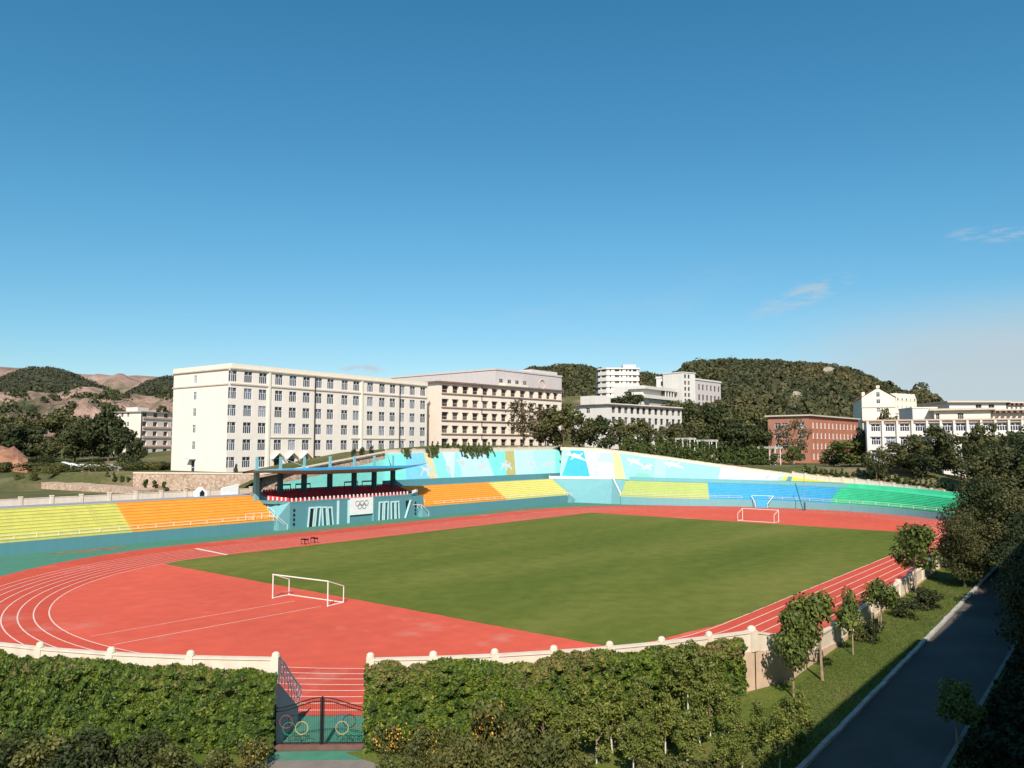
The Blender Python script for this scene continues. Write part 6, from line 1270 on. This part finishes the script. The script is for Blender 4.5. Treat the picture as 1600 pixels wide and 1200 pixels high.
for i, (px, py, h, w_, kd, lab) in enumerate((
        (30, 1205, 1.8, 1.0, 'darkbush', 'dark bush in the bottom left corner under the creeper'), (70, 1222, 2.0, 0.9, 'bush', 'olive bush between the two dark bushes at the bottom left'), (150, 1212, 2.2, 0.9, 'darkbush', 'tall dark bush at the bottom edge below the creeper'), (230, 1210, 1.9, 0.9, 'darkbush', 'broad dark bush at the bottom edge right of the olive one'), (270, 1222, 1.6, 0.9, 'bush', 'olive bush at the bottom edge in the middle of the left creeper'), (340, 1222, 1.5, 0.9, 'bush', 'olive bush at the bottom edge left of the orange flowers'), (110, 1235, 1.9, 1.0, 'darkbush', 'tallest dark bush at the bottom edge left of the gate'), (190, 1250, 1.5, 1.0, 'bush', 'olive bush at the bottom edge between dark bush and gate'), (300, 1250, 1.4, 0.9, 'darkbush', 'dark low bush at the bottom edge nearer the gate'),
        (700, 1225, 1.5, 0.9, 'bush', 'olive bush at the bottom edge below the flowering bushes'), (590, 1250, 1.1, 0.9, 'bush', 'low olive bush at the bottom edge beside the path'), (820, 1215, 2.3, 0.72, 'bush', 'tall olive bush right of the flowering bushes'), (868, 1240, 2.5, 0.7, 'bush', 'tall olive bush left of the first white trunks'), (560, 1255, 0.9, 0.9, 'bush', 'tiny olive bush at the path edge'), (1180, 1235, 1.2, 0.95, 'bush', 'round grey green bush at the bottom edge near the shadow'), (960, 1245, 1.1, 1.0, 'bush', 'round grey green bush at the bottom edge under the saplings'))):
    q = at_z(px, py, 0.1); q = at_z(px, py, zo(q.x)); tree(kd, 'bush', lab, 'bush', q.x, q.y, zo(q.x) - 0.1, h, w_)
for i, (px, py, h, w_) in enumerate(((600, 1225, 1.2, 0.9), (640, 1228, 1.3, 0.9), (735, 1215, 1.7, 0.8), (790, 1232, 1.8, 0.8), (840, 1238, 1.7, 0.9), (905, 1232, 1.5, 0.9), (880, 1185, 1.6, 0.8), (700, 1190, 1.6, 0.8), (1010, 1235, 1.3, 1.0), (1060, 1238, 1.4, 1.0), (1110, 1232, 1.2, 1.0), (985, 1175, 1.5, 0.8), (1045, 1160, 1.5, 0.8), (820, 1165, 2.0, 0.7))):
    q = at_z(px, py, 0.2)
    for _ in range(5): q = at_z(px, py, zo(q.x))
    tree('bush', 'bush', 'low olive bush, ' + ORD14[i] + ' of those filling the border under the young trees', 'bush', q.x, q.y, zo(q.x) - 0.1, h, w_, 'low bushes under the young trees')
# thicket of young trees with limewashed trunks
SAP = [(885, 1205, 3.3), (932, 1192, 3.4), (957, 1176, 3.9), (990, 1215, 3.0), (1003, 1160, 3.6), (1022, 1225, 2.9), (1040, 1180, 3.3), (1058, 1135, 4.3), (1075, 1205, 3.0), (1094, 1165, 3.6), (1110, 1150, 3.5), (1125, 1230, 2.7), (1140, 1165, 3.3), (1160, 1215, 2.4), (1186, 1175, 2.7), (1200, 1240, 2.3), (1218, 1206, 3.2), (1232, 1184, 3.2), (1249, 1164, 3.0), (905, 1160, 3.5), (1075, 1110, 4.3), (1112, 1118, 3.9), (850, 1175, 3.2), (1150, 1190, 2.4)]
ORD = ['first', 'second', 'third', 'fourth', 'fifth', 'sixth', 'seventh', 'eighth', 'ninth', 'tenth', 'eleventh', 'twelfth', 'thirteenth', 'fourteenth', 'fifteenth', 'sixteenth', 'seventeenth', 'eighteenth', 'nineteenth', 'twentieth', 'twenty first', 'twenty second', 'twenty third', 'twenty fourth']
for i, (px, py, h) in enumerate(sorted(SAP)):
    q = at_z(px, py, 0.6)
    for _ in range(6): q = at_z(px, py, zo(q.x))
    tree('sapling', 'young_tree', f'{ORD[i]} from the left of the slender young trees with whitewashed trunks', 'tree', q.x, q.y, zo(q.x), h * 0.88, random.uniform(0.85, 1.1), 'young trees in front of the creeper wall', var=i)
# trees on the lawn
def lawn_tree(px, py, ytop, wpx, label, kind='lawn', var=0, stakes=False):
    q = at_z(px, py, 1.5)
    for _ in range(8): q = at_z(px, py, zo(q.x))
    d_ = (q - CAM).dot(FWD); h = (py - ytop) * d_ / F_PX * 0.99; wide = (wpx * d_ / F_PX) / (0.68 * h)
    t_ = tree(kind, 'lawn_tree', label, 'tree', q.x, q.y, zo(q.x), h, wide, None, var)
    if stakes:
        for dx, dy in ((-0.55, 0), (0.55, 0.1), (0.0, 0.6)):
            mb = MB(); mb.tube(q + Vector((dx, dy, -0.1)), q + Vector((dx, dy, 1.25)), 0.045, n=5); mb.build('stake', M['palebark'], t_)
        mb = MB(); mb.tube(q + Vector((-0.6, 0, 1.1)), q + Vector((0.6, 0.1, 1.1)), 0.04, n=5); mb.build('cross_bar', M['palebark'], t_)
lawn_tree(1240, 1090, 956, 54, 'leftmost round lawn tree beside the parapet and the creeper corner', var=0)
lawn_tree(1285, 1063, 928, 78, 'second lawn tree with the broadest crown, standing alone on the grass', var=1)
lawn_tree(1333, 1023, 916, 38, 'third lawn tree with narrow crown and pale bent trunk', var=2)
lawn_tree(1377, 986, 904, 44, 'fourth lawn tree propped by wooden stakes', var=3, stakes=True)
lawn_tree(1432, 936, 818, 66, 'fifth and largest lawn tree at the end of the lawn', var=1)
for i, (px, py, h, w_) in enumerate(((1345, 1000, 1.3, 0.8), (1415, 965, 1.5, 1.1), (1448, 950, 1.6, 1.2), (1362, 1003, 1.6, 0.7))):
    q = at_z(px, py, 1.8)
    for _ in range(6): q = at_z(px, py, zo(q.x))
    tree('darkbush' if i != 0 else 'bush', 'bush', ('low bush behind the third lawn tree', 'dark bush in the shade behind the staked tree', 'dark bush under the largest lawn tree', 'dark upright bush between the third and the staked tree')[i], 'bush', q.x, q.y, zo(q.x) - 0.1, h, w_)
# tall trees along the road, partly in the shade of the block
BIG = [(29, -87.2, 6.6, 0.85, 'big', 'tall olive tree over the end of the lawn, leftmost of the roadside trees'), (37, -87.8, 9.3, 0.9, 'bigdark', 'tall dark tree behind the largest lawn tree'), (48, -88.5, 11.6, 0.95, 'big', 'tall olive tree with sunlit top near the emerald stand'), (58, -88.5, 13.0, 0.95, 'bigdark', 'tall dark tree far along the road'), (40, -95.6, 10.5, 0.9, 'bigdark', 'tree in deep shade right of the far road'), (26, -96.6, 9.0, 0.85, 'big', 'shaded tree overhanging the road at the right edge'), (17, -96.8, 8.0, 0.8, 'bigdark', 'shaded dark tree at the right edge'), (52, -95.0, 13.5, 0.95, 'big', 'tallest sunlit tree at the right edge'), (66, -92.0, 14.5, 0.95, 'big', 'far roadside tree behind the tallest one'), (20.5, -93.4, 6.6, 0.95, 'bigdark', 'deeply shaded tree hanging over the road, nearest of the far ones'), (13, -95.0, 7.6, 0.9, 'bigdark', 'deeply shaded tree at the right edge above the hedge'), (4, -96.2, 7.4, 0.9, 'bigdark', 'deeply shaded tree lowest at the right edge'), (27, -94.0, 8.5, 0.9, 'bigdark', 'deeply shaded tree over the far road at the right edge'), (33, -91.5, 8.5, 0.9, 'big', 'half shaded tree leaning over the far end of the road')]  # deeply shaded ones take the dark leaf kind to deepen their shade
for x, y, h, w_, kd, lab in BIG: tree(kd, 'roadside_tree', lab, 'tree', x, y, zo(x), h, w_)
q = Vector((-8.4, -93.0, 0)); tree('lawn', 'roadside_tree', 'small tree in full shade at the right kerb of the road', 'tree', q.x, q.y, zo(q.x), 3.1, 0.9, None, 2)
# hedge in the shade along the right kerb
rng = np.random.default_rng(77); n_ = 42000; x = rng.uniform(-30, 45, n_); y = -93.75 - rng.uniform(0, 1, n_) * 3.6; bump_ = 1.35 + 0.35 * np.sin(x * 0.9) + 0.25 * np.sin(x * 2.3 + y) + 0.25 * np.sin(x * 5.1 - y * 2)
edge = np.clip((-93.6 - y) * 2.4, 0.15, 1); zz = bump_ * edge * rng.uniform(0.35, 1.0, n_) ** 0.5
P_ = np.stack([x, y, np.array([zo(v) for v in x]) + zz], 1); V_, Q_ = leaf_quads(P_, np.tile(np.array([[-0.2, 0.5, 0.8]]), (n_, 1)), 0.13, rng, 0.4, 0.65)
o = bpy.data.objects.new('hedge', np_mesh('hedge', V_, Q_, M['yew'])); COL.objects.link(o); tag(o, 'dark hedge in full shade along the right side of the road', 'hedge', kind='stuff')  # 'yew' is the near-black hedge leaf with the deep shade in its colour
# grass tufts on the lawn
n_ = 26000; rng = np.random.default_rng(78); x = rng.uniform(-19, 32, n_); y = rng.uniform(-87.9, -83.9, n_); keep = (y < -84.2) | (x > 1); x, y = x[keep], y[keep]; n_ = len(x)
P_ = np.stack([x, y, np.array([zo(v) for v in x]) + 0.03], 1); V_, Q_ = leaf_quads(P_, np.tile(np.array([[0.0, -0.6, 0.6]]), (n_, 1)), 0.06, rng, 0.35, 0.25)
o = bpy.data.objects.new('grass_tufts', np_mesh('grass_tufts', V_, Q_, M['bright'])); COL.objects.link(o); tag(o, 'short grass of the sloping lawn', 'grass', kind='stuff')

# ================================================================== TREES BEHIND THE STADIUM
def far_tree(px, dist, ytop, wpx, kind, label, name='tree', group=None, cat='tree'):
    q = at_d(px, 698, dist); zg = gz(q.x, q.y); zt = at_d(px, ytop, dist).z; h = max(2.0, zt - zg); wm = wpx * dist / F_PX; base_w = {'cone': 0.56, 'column': 0.54, 'bush': 1.35, 'darkbush': 1.35}.get(kind, 0.86)
    return tree(kind, name, label, cat, q.x, q.y, zg - 0.3, h + 0.3, wm / (base_w * h), group)
FAR = [(-8, 238, 668, 60, 'dark', 'dark tree cut by the left edge of the photo'), (28, 236, 664, 62, 'dark', 'dark tree at the left edge behind the soil heap'), (58, 240, 668, 50, 'dark', 'dark tree right of the soil heap'), (80, 232, 682, 36, 'olive', 'lower olive tree between the two dark groups on the left'),
       (118, 234, 664, 52, 'dark', 'dark tree left of the white slab tables'), (146, 236, 652, 54, 'dark', 'dark tree above the white slab tables'), (170, 238, 640, 56, 'dark', 'tallest dark tree beside the small apartment block'), (196, 226, 668, 44, 'dark', 'dark tree in front of the corner of the small apartment block'), (212, 220, 684, 30, 'dark', 'smallest dark tree in front of the small apartment block'), (132, 262, 648, 50, 'olive', 'olive tree behind the dark trees on the left'),
       (40, 300, 648, 55, 'olive', 'olive tree on the rise behind the left group'), (100, 310, 640, 60, 'olive', 'broad olive tree on the rise left of the small apartment block'), (-5, 310, 645, 60, 'olive', 'olive tree on the rise cut by the left edge'),
       (818, 236, 624, 66, 'brownish', 'thin brownish tree in front of the balcony block'), (852, 240, 640, 46, 'olive', 'olive tree at the right end of the balcony block'), (880, 242, 630, 56, 'olive', 'tallest olive tree right of the balcony block'), (912, 246, 646, 48, 'olive', 'olive tree in front of the left end of the white school block'), (940, 248, 650, 46, 'dark', 'dark tree in front of the white school block, left'), (968, 262, 656, 40, 'olive', 'olive tree in front of the middle of the white school block'), (996, 264, 653, 46, 'olive', 'broader olive tree in front of the white school block'), (1046, 275, 660, 34, 'olive', 'small olive tree at the right end of the white school block'), (1022, 268, 672, 30, 'olive', 'low olive tree before the white school block'),
       (985, 395, 612, 48, 'dark', 'dark tree right of the rounded white block'), (965, 400, 622, 40, 'dark', 'dark tree below the rounded white block'), (1010, 360, 632, 30, 'olive', 'olive tree below the flat slabs of the hillside hall'),
       (1078, 325, 632, 46, 'dark', 'dark tree below the hillside tower'), (1104, 330, 630, 50, 'dark', 'dark tree below the hillside wing'), (1090, 285, 652, 52, 'olive', 'olive tree right of the white school block'), (1128, 315, 632, 54, 'dark', 'dark tree right of the hillside wing'), (1120, 272, 662, 50, 'dark', 'dark tree above the middle pergola'), (1152, 310, 638, 54, 'olive', 'olive tree at the foot of the big hill'), (1150, 268, 656, 50, 'dark', 'dark tree behind the shrubs left of the brick block'), (1178, 290, 640, 56, 'olive', 'tall olive tree left of the brick block'), (1186, 262, 664, 44, 'dark', 'dark tree directly left of the brick block'), (1208, 300, 636, 56, 'olive', 'olive tree rising behind the left end of the brick block'), (1240, 250, 653, 52, 'brownish', 'thin brownish tree in front of the brick block corner'), (1060, 300, 662, 36, 'olive', 'olive tree between school block and pergola'),
       (1238, 238, 698, 28, 'bright', 'small bright tree at the foot of the brick block'), (1327, 214, 684, 66, 'bright', 'bright green tree in front of the brick and white blocks'), (1302, 222, 702, 36, 'bright', 'lower bright tree in front of the brick block'), (1345, 212, 668, 26, 'dark', 'narrow dark tree between the brick and white blocks'), (1368, 196, 698, 34, 'olive', 'low olive tree at the left end of the lecture block'), (1402, 196, 690, 50, 'olive', 'olive tree in front of the lecture block, left'), (1430, 194, 680, 56, 'olive', 'broad olive tree in front of the lecture block'), (1466, 196, 664, 56, 'dark', 'dark tall tree in front of the middle of the lecture block'), (1440, 190, 704, 44, 'dark', 'low dark tree in front of the lecture block'), (1500, 190, 698, 50, 'olive', 'olive tree before the right half of the lecture block'), (1543, 172, 660, 74, 'olive', 'tall olive tree before the right half of the lecture block'), (1582, 165, 676, 60, 'dark', 'dark tree at the right edge before the lecture block'), (1385, 300, 640, 30, 'olive', 'small tree above the roof of the lecture block'), (1412, 300, 645, 34, 'olive', 'small tree right of the gabled house')]
for (px, d_, yt, w_, kd, lab) in FAR: far_tree(px, d_, yt, w_, kd, lab)
# clipped shrubs along the top of the curved mural
def nth(i):
    return ORD[i] if i < len(ORD) else ['twenty fifth', 'twenty sixth', 'twenty seventh', 'twenty eighth', 'twenty ninth', 'thirtieth', 'thirty first', 'thirty second', 'thirty third'][i - len(ORD)]
i = 0
for px in range(972, 1212, 9):
    yt = float(np.interp(px, [972, 1040, 1120, 1211], [680, 683, 692, 699])); far_tree(px + random.uniform(-2, 2), float(np.interp(px, [972, 1211], [243, 232])), yt + random.uniform(-2, 4), 13, 'column', nth((px - 972) // 9) + ' from the left of the column shrubs along the curved mural top', 'column_shrub', 'column shrubs along the top of the curved mural', 'shrub'); i += 1
cpx = [to_px(p)[0] for p in pl]
for px in range(1254, 1500, 8):
    f_ = float(np.interp(px, cpx, range(len(cpx)))); j_ = min(int(f_), len(pl) - 2); p = pl[j_].lerp(pl[j_ + 1], f_ - j_); d_ = (p - C2).to_2d().to_3d().normalized(); p = p + d_ * random.uniform(2.0, 3.2)
    tree('cone', 'cone_shrub', nth((px - 1254) // 8) + ' from the left of the small cone shrubs above the emerald seats', 'shrub', p.x, p.y, gz(p.x, p.y) - 0.15, random.uniform(1.9, 2.6), random.uniform(0.9, 1.2), 'cone shrubs above the emerald green seats')
for px in range(676, 770, 8): far_tree(px, 212, float(np.interp(px, [676, 770], [695, 690])), 6, 'cone', nth((px - 676) // 8) + ' from the left of the tiny cone shrubs before the balcony block', 'cone_shrub', 'cone shrubs in front of the balcony block', 'shrub')
for j, (px, d_, yt, w_) in enumerate(((369, 172, 733, 6), (553, 190, 704, 8), (566, 192, 703, 9), (581, 194, 704, 7))): far_tree(px, d_, yt, w_, 'darkbush', ('small round bush by the left entrance of the teaching block', 'leftmost of three round bushes on the bank behind the tribune', 'middle of three round bushes on the bank behind the tribune', 'rightmost of three round bushes on the bank behind the tribune')[j], 'bush', None, 'bush')
for j, (px, d_, yt, w_) in enumerate(((10, 214, 727, 60), (60, 212, 724, 60), (100, 208, 728, 40), (150, 196, 734, 50), (200, 190, 733, 40), (240, 200, 722, 50), (85, 180, 762, 20), (97, 182, 757, 22), (55, 178, 762, 14), (33, 178, 766, 12))): far_tree(px, d_, yt, w_, 'bush' if j not in (5,) else 'darkbush', ('broad low green bush at the left edge before the soil heap', 'low green bush right of the soil heap', 'low green bush left of the slab tables', 'low green bush below the slab tables', 'low green bush at the corner of the retaining wall', 'dark bush beside the left end of the teaching block', 'bright bush at the end of the brick garden wall', 'taller bush between garden wall and planter wall', 'small bush against the garden wall', 'smaller bush against the garden wall')[j], 'bush', None, 'bush')
rr = random.Random(5); m_ = 0
for j in range(26):
    px, d_ = rr.uniform(-20, 255), rr.uniform(186, 232)
    if 100 < px < 190 and d_ < 206: continue
    q = at_d(px, 698, d_); far_tree(px, d_, to_px(Vector((q.x, q.y, gz(q.x, q.y) + rr.uniform(1.2, 2.6))))[1], rr.uniform(14, 30), rr.choice(('bush', 'darkbush')), 'scrubby bush, ' + nth(m_) + ' of those scattered on the rough ground behind the yellow stand', 'bush', 'scrubby bushes on the rough ground behind the yellow stand', 'bush'); m_ += 1
# low pink walls in front of the lecture block
for j, (x0, x1, y0, y1, d_) in enumerate(((1385, 1520, 739, 744, 203), (1300, 1400, 733, 739, 216))):
    p, q = at_d(x0, y0, d_), at_d(x1, y1, d_ - 6); ribbon_wall('garden_wall', ('low pinkish garden wall in front of the lecture block', 'low pinkish garden wall between brick and lecture block')[j], [(p.x, p.y, 3, p.z), (q.x, q.y, 3, q.z)], M['pinktrim'], 0.4)
for m_ in M.values(): pass
